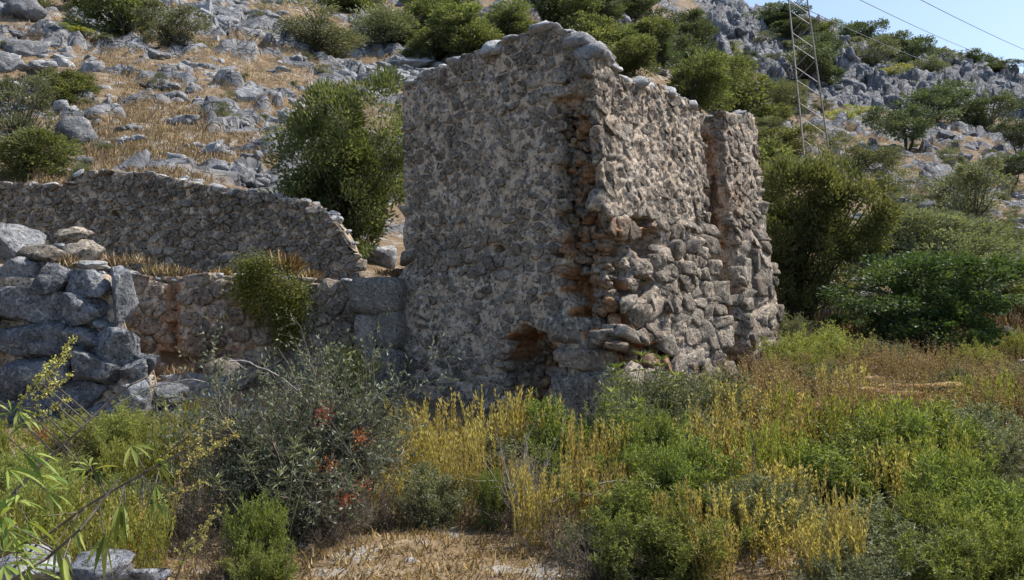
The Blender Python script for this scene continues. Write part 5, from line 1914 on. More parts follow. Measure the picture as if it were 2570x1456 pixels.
FG = [
    (K_stalk_brown, 'brown_stalks', 'plant', 2180, 845, 15.5, 170, 'tall brown stalk clump'), (K_stalk_brown, 'brown_stalks', 'plant', 2330, 855, 15, 190, 'tall brown stalk clump'), (K_greyleaf, 'grey_shrub', 'shrub', 2390, 900, 14, 130, 'olive grey shrub'),
    (K_weed, 'dry_weeds', 'plant', 1985, 870, 16.5, 150, 'brown dry weeds'), (K_stalk, 'dry_stalks', 'plant', 2120, 905, 13.2, 120, 'pale gold stalks'), (K_green, 'green_shrub', 'shrub', 1960, 850, 17.5, 80, 'small green shrub'),
    (K_stalk, 'dry_stalks', 'plant', 1560, 1050, 9.7, 130, 'golden stalks'), (K_stalk_green, 'leafy_stalks', 'plant', 2480, 930, 13, 150, 'yellow green stalks'), (K_greyleaf, 'grey_shrub', 'shrub', 2080, 900, 14.2, 120, 'olive grey shrub'),
    (K_dead, 'dead_bush', 'bush', 1150, 1170, 8.9, 280, 'dark bare twigs'), (K_stalk, 'dry_stalks', 'plant', 1010, 1150, 8.7, 170, 'golden stalks'), (K_greyleaf, 'grey_shrub', 'shrub', 1080, 1180, 8.6, 220, 'brownish grey shrub'),
    (K_stalk, 'dry_stalks', 'plant', 1170, 1150, 8.9, 150, 'sparse golden stalks'), (K_dead, 'dead_bush', 'bush', 1290, 1180, 8.5, 240, 'dark bare twigs'), (K_stalk, 'dry_stalks', 'plant', 1120, 1080, 9.4, 170, 'golden stalks'),
    (K_greyleaf, 'grey_shrub', 'shrub', 1340, 1140, 9.2, 220, 'grey green shrub'), (K_stalk, 'dry_stalks', 'plant', 1500, 1180, 8.2, 180, 'golden stalks'), (K_dead, 'dead_bush', 'bush', 960, 1180, 8.3, 220, 'bare reddish brown twigs'),
    (K_greyleaf, 'grey_shrub', 'shrub', 200, 1060, 10.9, 230, 'grey green shrub'), (K_stalk_green, 'leafy_stalks', 'plant', 40, 1040, 10.2, 200, 'yellow green stalks'), (K_dead, 'dead_bush', 'bush', 420, 1080, 10.4, 220, 'bare brown twigs'),
    (K_feather, 'feathery_bush', 'bush', 380, 1060, 10.4, 190, 'yellow green feathery bush'), (K_stalk_green, 'leafy_stalks', 'plant', 130, 1290, 6.6, 240, 'yellow green stalks'), (K_stalk_green, 'leafy_stalks', 'plant', 330, 1290, 6.7, 200, 'yellow green stalks'),
    (K_stalk, 'dry_stalks', 'plant', 520, 1100, 8.8, 150, 'pale golden stalks'), (K_greyleaf, 'grey_shrub', 'shrub', 1780, 1000, 10.6, 240, 'grey green shrub'), (K_greyleaf, 'grey_shrub', 'shrub', 1900, 1180, 7.7, 220, 'grey green shrub'),
    (K_stalk_green, 'leafy_stalks', 'plant', 2230, 1020, 9.9, 220, 'yellow green stalks'), (K_stalk, 'dry_stalks', 'plant', 2250, 1130, 8.3, 160, 'golden stalks'), (K_stalk_green, 'leafy_stalks', 'plant', 2350, 1090, 8.6, 200, 'yellow green stalks'),
    (K_weed, 'dry_weeds', 'plant', 1940, 880, 15, 200, 'brown dry weeds'), (K_weed, 'dry_weeds', 'plant', 2120, 880, 15.5, 240, 'brown dry weeds'), (K_weed, 'dry_weeds', 'plant', 2320, 870, 16, 240, 'brown dry weeds'), (K_weed, 'dry_weeds', 'plant', 2480, 890, 15, 220, 'brown dry weeds'),
    (K_stalk, 'dry_stalks', 'plant', 1700, 1210, 7.2, 140, 'golden stalks'), (K_green, 'green_shrub', 'shrub', 2330, 1240, 6.9, 190, 'yellow green shrub'), (K_weed, 'dry_weeds', 'plant', 2040, 940, 13.5, 240, 'brown dry weeds'), (K_weed, 'dry_weeds', 'plant', 2220, 930, 13.5, 240, 'brown dry weeds'),  # kinds, name, category, x, top y, distance, width, look
    (K_thorn, 'thorn_bush', 'bush', 735, 770, 8.6, 520, 'large grey green thorn bush with a dark heart'), (K_thorn, 'thorn_bush', 'bush', 890, 930, 8.9, 260, 'grey thorn bush leaning to the right'),
    (K_thorn, 'thorn_bush', 'bush', 620, 1010, 8.4, 300, 'low dark side of a grey thorn bush'), (K_thorn, 'thorn_bush', 'bush', 800, 1080, 8.2, 330, 'dense lower thorn bush'),
    (K_green, 'green_shrub', 'shrub', 650, 1230, 6.9, 130, 'upright fresh green shrub'), (K_green, 'green_shrub', 'shrub', 665, 1385, 6.2, 170, 'low green shrub at the bottom edge'),
    (K_dead, 'dead_bush', 'bush', 470, 1150, 7.4, 270, 'bare grey brown twiggy bush'), (K_dead, 'dead_bush', 'bush', 560, 1290, 6.8, 200, 'bare brown twiggy bush'), (K_dead, 'dead_bush', 'bush', 840, 1220, 7.9, 260, 'bare reddish brown twigs'),
    (K_feather, 'feathery_bush', 'bush', 285, 1015, 10.8, 250, 'bright yellow green feathery bush'), (K_feather, 'feathery_bush', 'bush', 880, 848, 14.2, 120, 'small bright yellow green feathery bush'),
    (K_feather, 'feathery_bush', 'bush', 60, 1090, 8.8, 240, 'yellow green feathery bush'), (K_feather, 'feathery_bush', 'bush', 130, 1180, 7.8, 260, 'yellowish feathery bush'), (K_stalk_green, 'leafy_stalks', 'plant', 360, 1090, 8.9, 190, 'clump of yellow green leafy stalks'),
    (K_stalk_green, 'leafy_stalks', 'plant', 480, 1030, 9.4, 170, 'yellow green stalks'), (K_stalk_green, 'leafy_stalks', 'plant', 240, 1220, 7.4, 220, 'dense yellow green stalks'), (K_stalk_green, 'leafy_stalks', 'plant', 60, 1240, 7.0, 200, 'yellow green leafy stalks'),
    (K_greyleaf, 'grey_shrub', 'shrub', 380, 1180, 8.0, 200, 'grey green low shrub'), (K_stalk, 'dry_stalks', 'plant', 330, 1230, 7.2, 200, 'golden dry stalk clump'),
    (K_stalk, 'dry_stalks', 'plant', 1085, 985, 11.0, 200, 'tall golden dry stalk clump'), (K_stalk, 'dry_stalks', 'plant', 1040, 1060, 10.3, 170, 'golden dry stalks'), (K_stalk, 'dry_stalks', 'plant', 1235, 978, 10.9, 150, 'tall golden dry stalks'),
    (K_stalk, 'dry_stalks', 'plant', 1330, 1005, 10.7, 170, 'golden dry stalk clump'), (K_stalk, 'dry_stalks', 'plant', 1170, 1100, 10.1, 200, 'low golden stalks'), (K_stalk, 'dry_stalks', 'plant', 970, 1110, 9.8, 150, 'golden leafy stalks'),
    (K_stalk, 'dry_stalks', 'plant', 1060, 1140, 9.6, 180, 'shaded golden stalks'), (K_stalk, 'dry_stalks', 'plant', 1300, 1140, 8.8, 160, 'golden stalks with pods'), (K_stalk, 'dry_stalks', 'plant', 1460, 1085, 9.3, 150, 'slender golden stalks'),
    (K_stalk, 'dry_stalks', 'plant', 1400, 1195, 8.0, 190, 'golden brown stalks'), (K_stalk, 'dry_stalks', 'plant', 1330, 1220, 7.8, 150, 'short golden stalks'), (K_dark, 'green_shrub', 'shrub', 1390, 1020, 10.6, 140, 'small dark green shrub'),
    (K_greyleaf, 'grey_shrub', 'shrub', 1270, 1060, 10.4, 240, 'brownish grey shrub'), (K_dead, 'dead_bush', 'bush', 1180, 1080, 10.0, 260, 'dark bare twigs'), (K_green, 'green_shrub', 'shrub', 1235, 1195, 8.6, 84, 'small fresh green shrub'),
    (K_dead, 'dead_bush', 'bush', 1420, 1250, 7.6, 300, 'tangle of bare brown twigs'), (K_dead, 'dead_bush', 'bush', 1500, 1330, 6.9, 260, 'tangle of dead twigs'), (K_stalk, 'dry_stalks', 'plant', 1540, 1150, 8.6, 150, 'slim golden stalks'),
    (K_greyleaf, 'grey_shrub', 'shrub', 1640, 905, 12.0, 260, 'broad grey green shrub'), (K_greyleaf, 'grey_shrub', 'shrub', 1760, 915, 11.8, 260, 'broad grey green shrub'), (K_greyleaf, 'grey_shrub', 'shrub', 1560, 960, 11.0, 170, 'grey green shrub'),
    (K_feather, 'feathery_bush', 'bush', 1800, 915, 12.8, 90, 'small yellow green feathery bush'),
    (K_green, 'green_shrub', 'shrub', 1645, 1030, 9.6, 210, 'bright green shrub'), (K_green, 'green_shrub', 'shrub', 1720, 1120, 8.4, 260, 'bright green shrub'), (K_green, 'green_shrub', 'shrub', 1610, 1200, 7.6, 260, 'large fresh green shrub'),
    (K_green, 'green_shrub', 'shrub', 1700, 1290, 6.9, 300, 'large fresh green shrub'), (K_dark, 'green_shrub', 'shrub', 1560, 1300, 6.9, 200, 'dark green shrub'), (K_green, 'green_shrub', 'shrub', 1600, 1110, 8.9, 170, 'fresh green shrub'),
    (K_stalk, 'dry_stalks', 'plant', 1870, 955, 11.4, 210, 'golden stalk clump'), (K_stalk, 'dry_stalks', 'plant', 1800, 1040, 9.8, 200, 'golden stalk clump'), (K_stalk, 'dry_stalks', 'plant', 1930, 1020, 9.6, 240, 'golden stalk clump'),
    (K_stalk, 'dry_stalks', 'plant', 1850, 1130, 8.4, 230, 'dense golden stalk clump'), (K_stalk, 'dry_stalks', 'plant', 1960, 1160, 8.0, 220, 'dense golden stalk clump'), (K_stalk, 'dry_stalks', 'plant', 1860, 1240, 7.3, 230, 'tall golden stalk clump'),
    (K_stalk, 'dry_stalks', 'plant', 1990, 1270, 7.0, 230, 'tall golden stalk clump'), (K_stalk, 'dry_stalks', 'plant', 1780, 1300, 6.7, 180, 'golden stalk clump'), (K_stalk, 'dry_stalks', 'plant', 2125, 1205, 6.5, 110, 'single tall golden stalk group'),
    (K_stalk, 'dry_stalks', 'plant', 2090, 1290, 6.4, 180, 'golden stalk clump'), (K_stalk_green, 'leafy_stalks', 'plant', 2020, 1010, 10.2, 220, 'yellow green stalk clump'), (K_stalk_green, 'leafy_stalks', 'plant', 1940, 1090, 8.9, 200, 'yellow green stalk clump'),
    (K_stalk_brown, 'brown_stalks', 'plant', 1990, 920, 12.6, 260, 'brown dry stalk clump'), (K_stalk_brown, 'brown_stalks', 'plant', 2130, 930, 12.2, 260, 'brown dry stalk clump'), (K_stalk_brown, 'brown_stalks', 'plant', 1880, 900, 14, 200, 'brown dry stalk clump'),
    (K_dark, 'green_shrub', 'shrub', 2120, 1040, 9.4, 280, 'dark green shrub'), (K_dark, 'green_shrub', 'shrub', 2190, 1110, 8.6, 260, 'dark green shrub'), (K_dark, 'green_shrub', 'shrub', 2080, 1110, 8.7, 220, 'dark green shrub'),
    (K_dark, 'green_shrub', 'shrub', 2320, 985, 10.2, 240, 'dark green shrub'), (K_green, 'green_shrub', 'shrub', 2270, 1040, 9.5, 230, 'mid green shrub'), (K_dark, 'green_shrub', 'shrub', 2390, 1030, 9.4, 250, 'dark green leafy shrub'),
    (K_greyleaf, 'grey_shrub', 'shrub', 2450, 1010, 10.6, 230, 'grey green shrub'), (K_greyleaf, 'grey_shrub', 'shrub', 2520, 1080, 9.2, 220, 'grey green shrub'), (K_greyleaf, 'grey_shrub', 'shrub', 2210, 1260, 7.0, 330, 'low grey green shrub'),
    (K_greyleaf, 'grey_shrub', 'shrub', 2280, 1330, 6.5, 300, 'low grey green shrub'), (K_greyleaf, 'grey_shrub', 'shrub', 2120, 1360, 6.2, 220, 'low grey green shrub'), (K_dead, 'dead_bush', 'bush', 2310, 1270, 7.0, 220, 'bare brown twigs'),
    (K_green, 'green_shrub', 'shrub', 2400, 1150, 7.6, 260, 'bright yellow green shrub'), (K_green, 'green_shrub', 'shrub', 2490, 1200, 7.1, 270, 'bright yellow green shrub'), (K_feather, 'feathery_bush', 'bush', 2430, 1250, 6.8, 240, 'bright yellow green feathery bush'),
    (K_green, 'green_shrub', 'shrub', 2540, 1310, 6.3, 220, 'bright yellow green shrub'), (K_green, 'green_shrub', 'shrub', 2400, 1370, 6.1, 220, 'bright yellow green shrub'), (K_greyleaf, 'grey_shrub', 'shrub', 2560, 1180, 8.0, 200, 'grey green shrub'),
    (K_feather, 'feathery_bush', 'bush', 2060, 800, 17.0, 190, 'pale green feathery bush'), (K_feather, 'feathery_bush', 'bush', 2010, 840, 16.2, 150, 'pale green feathery bush'), (K_feather, 'feathery_bush', 'bush', 2440, 845, 17.5, 110, 'pale green feathery bush'),
    (K_greyleaf, 'grey_shrub', 'shrub', 1960, 770, 19.5, 130, 'grey green shrub'), (K_feather, 'feathery_bush', 'bush', 2555, 815, 20, 90, 'yellow green feathery bush'), (K_greyleaf, 'grey_shrub', 'shrub', 2540, 905, 15.5, 170, 'grey green shrub'),
    (K_greyleaf, 'grey_shrub', 'shrub', 2200, 840, 18.0, 150, 'grey green shrub'), (K_weed, 'dry_weeds', 'plant', 420, 1120, 10.5, 200, 'brown dry weeds'), (K_weed, 'dry_weeds', 'plant', 470, 905, 16.4, 110, 'dry brown weeds on the sloping slab'),
    (K_dead, 'dead_bush', 'bush', 180, 1090, 10.2, 170, 'dark dead twigs'), (K_dead, 'dead_bush', 'bush', 760, 250, 33, 60, 'bare grey bush'),
    (K_stalk_brown, 'brown_stalks', 'plant', 2060, 985, 11.0, 240, 'brown dry stalk clump'), (K_stalk_brown, 'brown_stalks', 'plant', 2400, 930, 12.6, 240, 'brown dry stalk clump'), (K_stalk_brown, 'brown_stalks', 'plant', 2260, 950, 12.0, 240, 'brown dry stalk clump'),
    (K_greyleaf, 'grey_shrub', 'shrub', 1480, 1290, 7.4, 150, 'small grey green shrub'), (K_dark, 'green_shrub', 'shrub', 1400, 1110, 9.7, 120, 'small dark green shrub'),
]


def fg_zone(x, y, d):
    if x < 440:
        return 'at the left' + (' below the great block wall' if d > 8.5 else ' near the bottom corner')
    if x < 960:
        return 'left of the tower foot' if d > 8.3 else 'left of the straw patch'
    if x < 1560:
        return 'right at the foot of the tower' if d > 9.9 else 'in front of the broken doorway'
    if x < 1830:
        return 'below the split tower corner' if y < 1000 else 'at the bottom right of the tower'
    if y < 960:
        return 'in the field right of the pier'
    if x < 2160:
        return 'in the middle of the right thicket'
    return 'at the right side of the thicket' if d > 8 else 'in the bottom right corner'


jit_ = np.random.RandomState(12)
for (ks, nm, cat, x, yt, d, w, look) in FG:
    if yt > 1000:
        yt -= jit_.uniform(-10, 45)
        w *= jit_.uniform(.8, 1.05)
    place_plant(ks, nm, cat, x, yt, d, w, look, fg_zone(x, yt, d), group=nm.replace('_', ' ') + ' group in the foreground thicket')

# whorled rosettes on bare stems (large narrow leaves)
def rosette_plant(x, ytop, d, heads, lab, L=.10, seed=0, mat=None):
    r = np.random.RandomState(seed)
    X = float(ray(x, 700)[0] * d)
    z0 = float(zg(X, d)[0]) - .05
    e = empty('whorled_plant', (X, d, z0))
    tag(e, lab, 'plant', 'plants with star shaped leaf whorls')
    c0 = np.array([X, d, z0])
    P, D, seg = [], [], []
    for (hx, hy) in heads:
        tip = at(hx, hy, d + r.uniform(-.1, .1)) - c0
        b = np.array([r.normal(0, .06), r.normal(0, .06), 0])
        m = (b + tip) / 2 + r.normal(0, .04, 3)
        seg += [(b, m), (m, tip)]
        for (k, n) in ((0, 12), (1, 10), (2, 8)):
            q = tip + (m - tip) * k * .10
            for j in range(n):
                a = j * 6.283 / n + r.uniform(-.2, .2)
                P.append(q)
                D.append([math.cos(a), math.sin(a), .7 - .35 * k + r.uniform(-.15, .15)])
    P, D = np.array(P), np.array(D)
    link('foliage', leaf_mesh('foliage', P, D, L * r.uniform(.7, 1.1, len(P)), L * .13, r, mat or M_palm, .2), e)
    a = np.array([s[0] for s in seg])
    b = np.array([s[1] for s in seg])
    link('stems', tube_mesh('stems', [(a, b, np.full(len(a), .006), np.full(len(a), .004))], M_greenstem, 4), e)


rosette_plant(1560, 880, 11.4, [(1612, 895), (1660, 905), (1700, 945), (1545, 925)], 'pale whorled plant poking above the grey shrub below the split corner', .16, 1)
rosette_plant(1520, 960, 10.4, [(1535, 985), (1520, 1022), (1550, 1050), (1512, 1070), (1600, 1010)], 'pale whorled plant with several heads left of the bright green shrub', .14, 2)
rosette_plant(2330, 1140, 7.9, [(2330, 1160), (2350, 1195), (2305, 1210), (2320, 1250)], 'large leaved pale whorled plant at the right side of the thicket', .16, 3)
rosette_plant(700, 1110, 7.6, [(618, 1155), (740, 1110), (700, 1190), (780, 1140), (540, 1205)], 'whorled plant heads among the dark thorn bush', .12, 4, M_greyleaf)
rosette_plant(1200, 1000, 9.2, [(1395, 1185), (1350, 1235), (1425, 1240)], 'small whorled plant among the golden stalks by the doorway', .09, 5)

# pale dead stems standing in front of the doorway
r_ = np.random.RandomState(61)
e = empty('dead_branch_cluster', at(1310, 1365, 8.5))
tag(e, 'bundle of bleached bare stems standing before the broken doorway', 'dead branches')
c0 = np.array(e.location[:])
n = 30
P0 = np.stack([r_.uniform(-.10, .10, n), r_.uniform(-.08, .08, n), np.zeros(n)], 1)
D0 = np.stack([r_.uniform(-.13, .20, n), r_.uniform(-.2, .2, n), np.ones(n)], 1)
p1, q1 = grow(P0, D0, r_.uniform(.5, 1.05, n), r_.uniform(.005, .011, n), 8, .09, .02, r_)
P2, D2, R2, _ = branch(p1, q1, 2, .4, .95, .5, r_)
p2, q2 = grow(P2, D2, r_.uniform(.15, .45, len(P2)), R2, 4, .15, 0, r_)
link('stems', tube_mesh('stems', [segs_of(p1, q1), segs_of(p2, q2)], M_deadwood, 4), e)
for (x0, y0, x1, y1, d, lab) in [(1440, 1260, 1590, 1210, 7.9, 'long bleached fallen branch lying across the golden stalks'), (1330, 1300, 1500, 1240, 7.8, 'pale curved fallen branch at the foot of the golden stalks'),
                                 (1170, 1200, 1270, 1240, 9.0, 'short pale broken branch in the dark hollow before the tower'), (580, 905, 760, 990, 8.2, 'long bare grey branch reaching up left out of the thorn bush'),
                                 (300, 1010, 520, 955, 9.4, 'thin bleached branch in front of the great block wall')]:
    a, b = at(x0, y0, d), at(x1, y1, d + .1)
    t = np.linspace(0, 1, 9)[:, None]
    P = a * (1 - t) + b * t + np.array([0, 0, .08]) * np.sin(t * 3.14) + r_.normal(0, .008, (9, 3))
    P2, D2, R2, _ = branch(P[None], np.full((1, 9), .007), 9, .1, .95, .6, r_)
    p2, q2 = grow(P2, D2, r_.uniform(.06, .2, len(P2)), R2, 3, .2, 0, r_)
    c0 = P[0]
    me = tube_mesh('fallen_branch', [(P[:-1] - c0, P[1:] - c0, np.full(8, .007), np.full(8, .005)), segs_of(p2 - c0, q2 * .6)], M_deadwood, 4)
    tag(link('fallen_branch', me, loc=P[0]), lab, 'branch')

# orange dried sprays caught in the thorn bush
for (x, y, d, s_, lab) in [(815, 1040, 8.0, .045, 'orange dried flower spray high on the thorn bush'), (905, 1098, 8.1, .04, 'orange dried spray at the right edge of the thorn bush'),
                           (825, 1165, 7.8, .05, 'dull orange spray low in the thorn bush'), (900, 1228, 7.7, .055, 'brightest orange spray beside the golden stalks'), (862, 1255, 7.7, .035, 'small orange spray below the brightest one'),
                           (105, 1090, 8.0, .04, 'reddish dry spray beside the feathery bushes at left')]:
    n = 90
    c0 = at(x, y, d)
    P = r_.normal(0, s_, (n, 3))
    me = leaf_mesh('dried_flowers', P, r_.normal(0, 1, (n, 3)), .03, .008, r_, M_orange)
    tag(link('dried_flowers', me, loc=c0), lab, 'dried flowers', kind='stuff')

# flat dried umbels on stalks
for i, (x, y) in enumerate([(2195, 948), (2180, 975), (2215, 978), (2250, 985), (2240, 965), (2295, 968), (2350, 966), (2385, 962), (2280, 990), (2240, 1003), (2290, 985), (2325, 1003), (2060, 1015), (2205, 982)]):
    d = 11.2 + .25 * (i % 3)
    c0 = at(x, y, d)
    z0 = float(zg(c0[0], d)[0])
    b = np.array([c0[0] + rs.normal(0, .08), d, z0 - .05])
    e = empty('dried_umbel', b)
    link('stalk', tube_mesh('stalk', [(np.zeros((1, 3)), (c0 - b)[None] - np.array([[0, 0, .04]]), np.array([.006]), np.array([.004]))], M_straw, 4), e)
    n = 110
    a, q = r_.uniform(0, 6.28, n), np.sqrt(r_.rand(n)) * r_.uniform(.09, .15)
    P = np.stack([q * np.cos(a), q * np.sin(a), .015 * r_.rand(n) - q * q * 1.2], 1) + (c0 - b)
    link('flower_head', leaf_mesh('flower_head', P, np.stack([np.cos(a), np.sin(a), .3 + 0 * a], 1), .03, .018, r_, M_umbel), e)
    hub = np.repeat((c0 - b)[None] - np.array([[0, 0, .05]]), 10, 0)
    link('spokes', tube_mesh('spokes', [(hub, P[:10], np.full(10, .002), np.full(10, .002))], M_straw), e)
    tag(e, None, 'dried flower', 'dried umbels over the brown weeds')
    auto_label(e, 'flat dried umbel', 'above the brown weeds in the right field')

# ------------------------------------------------------------------ near branches with palmate leaves, bottom left
def palmate(P, Dr, r, L=.10):
    """five to seven fingers spreading from one point: returns leaf bases, directions, lengths"""
    n = r.randint(5, 8)
    a = norm(np.cross(Dr, r.normal(size=3)))
    Ps, Ds, Ls = [], [], []
    for k in range(n):
        t = (k - (n - 1) / 2) * .5
        Ds.append(Dr * math.cos(t) + a * math.sin(t) + np.array([0, 0, -.25]) + r.normal(0, .06, 3))
        Ls.append(L * (1 - .3 * abs(t)) * r.uniform(.85, 1.1))
        Ps.append(P)
    return Ps, Ds, Ls


def long_leaf_mesh(name, P, Dr, L, W, r, mat):
    """narrow lance leaves of four cross sections, drooping towards the tip"""
    n = len(P)
    Dr = norm(Dr)
    side = norm(np.cross(Dr, np.array([0, 0, 1.0]) + r.normal(0, .35, (n, 3))))
    vs = []
    for t, w in ((0, .08), (.25, .7), (.5, 1.0), (.75, .7), (1, .02)):
        c = P + Dr * (L * t)[:, None] + np.array([0, 0, -1.0]) * (L * .35 * t * t)[:, None]
        for sgn in (-1, 0, 1):
            vs.append(c + side * (sgn * W * w / 2)[:, None] + np.array([0, 0, 1.0]) * (abs(sgn) * W * .18 * w)[:, None])
    v = np.stack(vs, 1).reshape(-1, 3)
    q = []
    b = np.arange(n)[:, None] * 15
    for k in range(4):
        for s in range(2):
            q.append(b + np.array([k * 3 + s, k * 3 + s + 1, k * 3 + s + 4, k * 3 + s + 3]))
    return make_mesh(name, v, quads=np.concatenate(q), attrs={'rnd': np.repeat(r.rand(n), 15)}, mats=[mat], smooth=True)


rv = np.random.RandomState(88)


def near_branch(trace, leaves, spikes, lab, rad=.006):
    """trace: picture points with distance; leaves: (x, y, d, dirx, dirz, L); spikes: flower spikes from point to point"""
    P = np.array([at(*p) for p in trace])
    c0 = P[0].copy()
    c0[2] = min(c0[2], float(zg(c0[0], c0[1])[0]))
    root = np.array([P[0][0] - .1, P[0][1] + .1, float(zg(P[0][0], P[0][1])[0]) - .05])
    P = np.concatenate([[root], P])
    e = empty('chaste_tree_branch', root)
    tag(e, lab, 'branch', 'near branches with finger shaped leaves')
    P = P - root
    k = len(P) - 1
    seg = [(P[:-1], P[1:], np.linspace(rad, rad * .6, k), np.linspace(rad * .9, rad * .5, k))]
    LP_, LD_, LL_ = [], [], []
    for (x, y, d, dx, dz, L) in leaves:
        q = at(x, y, d) - root
        j = ((P - q) ** 2).sum(1).argmin()
        # nearest point on the branch carries a thin leaf stalk
        cands = [P[i] * (1 - t) + P[i + 1] * t for i in range(k) for t in np.linspace(0, 1, 12)]
        cp = min(cands, key=lambda c: ((c - q) ** 2).sum())
        seg.append((cp[None], q[None], np.array([.0022]), np.array([.0018])))
        a, b, c = palmate(q, norm(np.array([dx, rv.uniform(-.5, .1), dz])), rv, L)
        LP_ += a
        LD_ += b
        LL_ += c
    if LP_:
        LP_, LD_, LL_ = np.array(LP_), np.array(LD_), np.array(LL_)
        link('leaves', long_leaf_mesh('leaves', LP_, LD_, LL_, LL_ * .17, rv, M_palm), e)
    if spikes:
        bp, bd = [], []
        for (x0, y0, x1, y1, d, w) in spikes:
            a, b = at(x0, y0, d) - root, at(x1, y1, d) - root
            cands = [P[i] * (1 - t) + P[i + 1] * t for i in range(k) for t in np.linspace(0, 1, 12)]
            cp = min(cands, key=lambda c: ((c - a) ** 2).sum())
            seg.append((cp[None], a[None], np.array([.003]), np.array([.0025])))
            seg.append((a[None], b[None], np.array([.0025]), np.array([.0015])))
            n = int(np.linalg.norm(b - a) / .011)
            for j in range(n):
                c = a + (b - a) * (j + .5) / n
                m = rv.randint(9, 16)
                bp.append(c + rv.normal(0, w * (1.1 - j / n * .6), (1, 3)) + rv.normal(0, .0045, (m, 3)))
                bd.append(rv.normal(0, 1, (m, 3)))
        bp, bd = np.concatenate(bp), np.concatenate(bd)
        link('flower_buds', leaf_mesh('flower_buds', bp, bd, .009, .006, rv, M_bud), e)['kind'] = 'stuff'
    link('stem', tube_mesh('stem', seg, M_twig, 5), e)
    return e


near_branch([(20, 1440, 3.2), (110, 1350, 3.15), (230, 1262, 3.1), (330, 1205, 3.1), (430, 1150, 3.1), (520, 1105, 3.1), (565, 1080, 3.1)],
            [(120, 1295, 3.0, -.3, .5, .10), (225, 1170, 3.1, -.6, .6, .09), (235, 1180, 3.1, .7, .3, .10), (330, 1120, 3.1, .9, .25, .11), (315, 1265, 3.05, .2, -1, .13), (300, 1270, 3.0, -.2, -1, .12),
             (390, 1215, 3.0, .5, -.8, .11), (262, 1345, 3.0, .1, -1, .13), (390, 1160, 3.1, .9, .1, .10), (180, 1320, 3.0, .6, -.4, .11), (385, 1250, 3.1, .8, -.6, .08), (140, 1365, 2.95, .2, -.8, .12)],
            [(400, 1150, 520, 1060, 3.1, .012), (470, 1130, 590, 1050, 3.1, .012), (430, 1190, 560, 1115, 3.05, .010), (460, 1160, 600, 1085, 3.12, .012), (360, 1270, 520, 1210, 3.0, .007)],
            'long near branch slanting up right with finger leaves and yellow buds')
near_branch([(-30, 1330, 3.0), (40, 1230, 3.0), (110, 1160, 3.05), (200, 1080, 3.1), (270, 1010, 3.15), (330, 965, 3.15), (370, 945, 3.2)],
            [(30, 1040, 3.0, -.5, .6, .10), (45, 1030, 3.0, .8, -.3, .09), (20, 1100, 3.0, .2, .9, .11), (60, 1140, 2.95, .9, -.1, .12), (50, 1240, 2.9, -.6, -.2, .12), (100, 1195, 3.0, .9, .2, .11), (215, 1180, 3.0, -.8, .3, .07),
             (20, 1180, 2.9, .8, .1, .12), (35, 1260, 2.9, .5, .5, .12), (70, 1310, 2.9, .9, -.2, .12), (40, 1370, 2.85, .6, .3, .12), (10, 1420, 2.8, .8, .2, .12), (120, 1235, 2.95, .8, .0, .10)],
            [(50, 1020, 120, 920, 3.0, .008), (90, 950, 190, 850, 3.05, .010), (80, 1010, 180, 940, 3.05, .007), (100, 980, 160, 900, 3.0, .012), (60, 1060, 175, 1000, 3.05, .006), (110, 940, 180, 880, 3.0, .010)],
            'near leafy branch at the left edge with tall yellow bud spikes')
near_branch([(30, 1456, 2.6), (120, 1400, 2.6), (200, 1330, 2.6), (240, 1280, 2.65), (300, 1200, 2.7)],
            [(40, 1400, 2.5, .5, .6, .11), (20, 1330, 2.5, .7, .4, .12), (70, 1425, 2.5, .9, -.1, .12), (0, 1300, 2.5, .6, .5, .12), (160, 1400, 2.5, .3, -.8, .11), (10, 1385, 2.45, -.2, .9, .1)], [],
            'nearest dark stem with finger leaves in the bottom left corner')
near_branch([(440, 1456, 4.2), (470, 1380, 4.2), (500, 1330, 4.2)], [], [(440, 1400, 520, 1310, 4.2, .014), (480, 1390, 550, 1270, 4.2, .012), (430, 1440, 500, 1370, 4.2, .012)],
            'short bud spike near the bottom edge left of the green shrub')

# ------------------------------------------------------------------ field weeds, straw and tufts (masses)
def near_scatter(x0, x1, y0, y1, n, seed):
    r = np.random.RandomState(seed)
    X, Y = r.uniform(x0, x1, n), r.uniform(y0, y1, n)
    D = hit(X, Y, 5)
    k = np.isfinite(D) & (D < 40)
    return X[k], Y[k], D[k], r


X, Y, D, r_ = near_scatter(1850, 2800, 815, 1130, 30000, 3)
blades('weed_field', X, Y, D, r_.uniform(.12, .5, len(X)), .006, M_brownleaf, 'brown dry weeds filling the field right of the tower', 4, lean=.25)
X, Y, D, r_ = near_scatter(-200, 2700, 930, 1500, 42000, 5)
blades('undergrowth_grass', X, Y, D, r_.uniform(.03, .14, len(X)), .0045, M_straw, 'short dry grass under the shrubs', 6, lean=.7)
X, Y, D, r_ = near_scatter(700, 1560, 1325, 1480, 34000, 7)
blades('straw_litter', X, Y, D, r_.uniform(.03, .10, len(X)), .0035, M_straw, 'golden straw litter on the open ground at the bottom', 8, lean=1.2, flatten=.75)
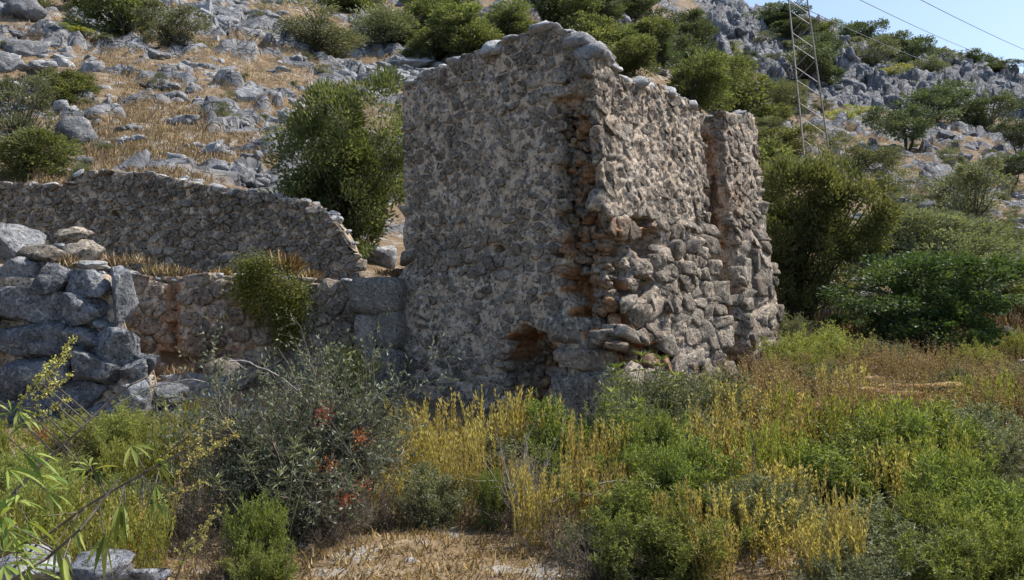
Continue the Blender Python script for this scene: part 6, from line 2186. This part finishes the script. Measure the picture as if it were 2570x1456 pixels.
# heads of brown weeds: many small seed clusters held over the field
X, Y, D, r_ = near_scatter(1860, 2750, 850, 1110, 3600, 9)
u, q = ray(X, Y)
gz = zg(u * D, D)
hh = r_.uniform(.3, .8, len(X))
tip = np.stack([u * D + r_.normal(0, .08, len(X)), D, gz + hh], 1)
kk = np.repeat(np.arange(len(X)), 9)
P = tip[kk] - np.array([0, 0, 1.0]) * r_.uniform(0, .22, len(kk))[:, None] + r_.normal(0, .02, (len(kk), 3))
me = leaf_mesh('weed_heads', P, r_.normal(0, .5, P.shape) + np.array([0, 0, .7]), .035, .013, r_, M_brownleaf)
tag(link('weed_heads', me), 'seed heads of the brown weeds over the right field', 'weeds', kind='stuff')
v, q_ = tube_arrays(np.stack([u * D, D, gz - .03], 1), tip, np.full(len(X), .003), np.full(len(X), .002))
tag(link('weed_stems', make_mesh('weed_stems', v, quads=q_, attrs={'rnd': np.full(len(v), .3)}, mats=[M_brownleaf])), 'thin stems of the brown weeds in the right field', 'weeds', kind='stuff')

# golden grass tufts on ledges
for (x, y, d, h, w, n, lab) in [(280, 668, 16.9, .35, .35, 120, 'golden grass tuft between the great blocks and the terrace wall'), (400, 690, 17.2, .32, .5, 200, 'wide golden tuft on the ledge above the rusty streak'),
                                (470, 690, 17.2, .25, .3, 90, 'small golden tuft on the wall ledge right of the wide one'), (560, 690, 17.2, .25, .3, 90, 'golden tuft on the ledge just left of the creeper'),
                                (716, 690, 17.3, .60, .20, 130, 'tall golden grass tuft rising right of the creeper'), (780, 700, 17.3, .30, .25, 80, 'dark golden tuft on the ledge near the tower'), (985, 690, 17.2, .22, .4, 160, 'reddish dry tuft on the corner blocks beside the tower'),
                                (172, 668, 13.9, .30, .2, 80, 'pale grass tuft growing between the left boulders'), (345, 660, 17.4, .28, .35, 80, 'thin golden tuft left of the wide ledge tuft'), (450, 940, 15.3, .25, .3, 90, 'brown dry tuft at the base of the rusty streak')]:
    r_ = np.random.RandomState(int(x))
    n = int(n * 1.6)
    P = np.stack([r_.normal(0, w / 2.5, n), r_.normal(0, .08, n), np.zeros(n) - .03], 1)
    me = leaf_mesh('grass_tuft', P, np.stack([r_.normal(0, .5, n), r_.normal(0, .4, n), np.ones(n)], 1), h * r_.uniform(.25, 1.0, n), .0045, r_, M_hillgrass if x < 500 else M_straw)
    tag(link('grass_tuft', me, loc=at(x, y, d)), lab, 'grass tuft', kind='stuff')

finish_labels()
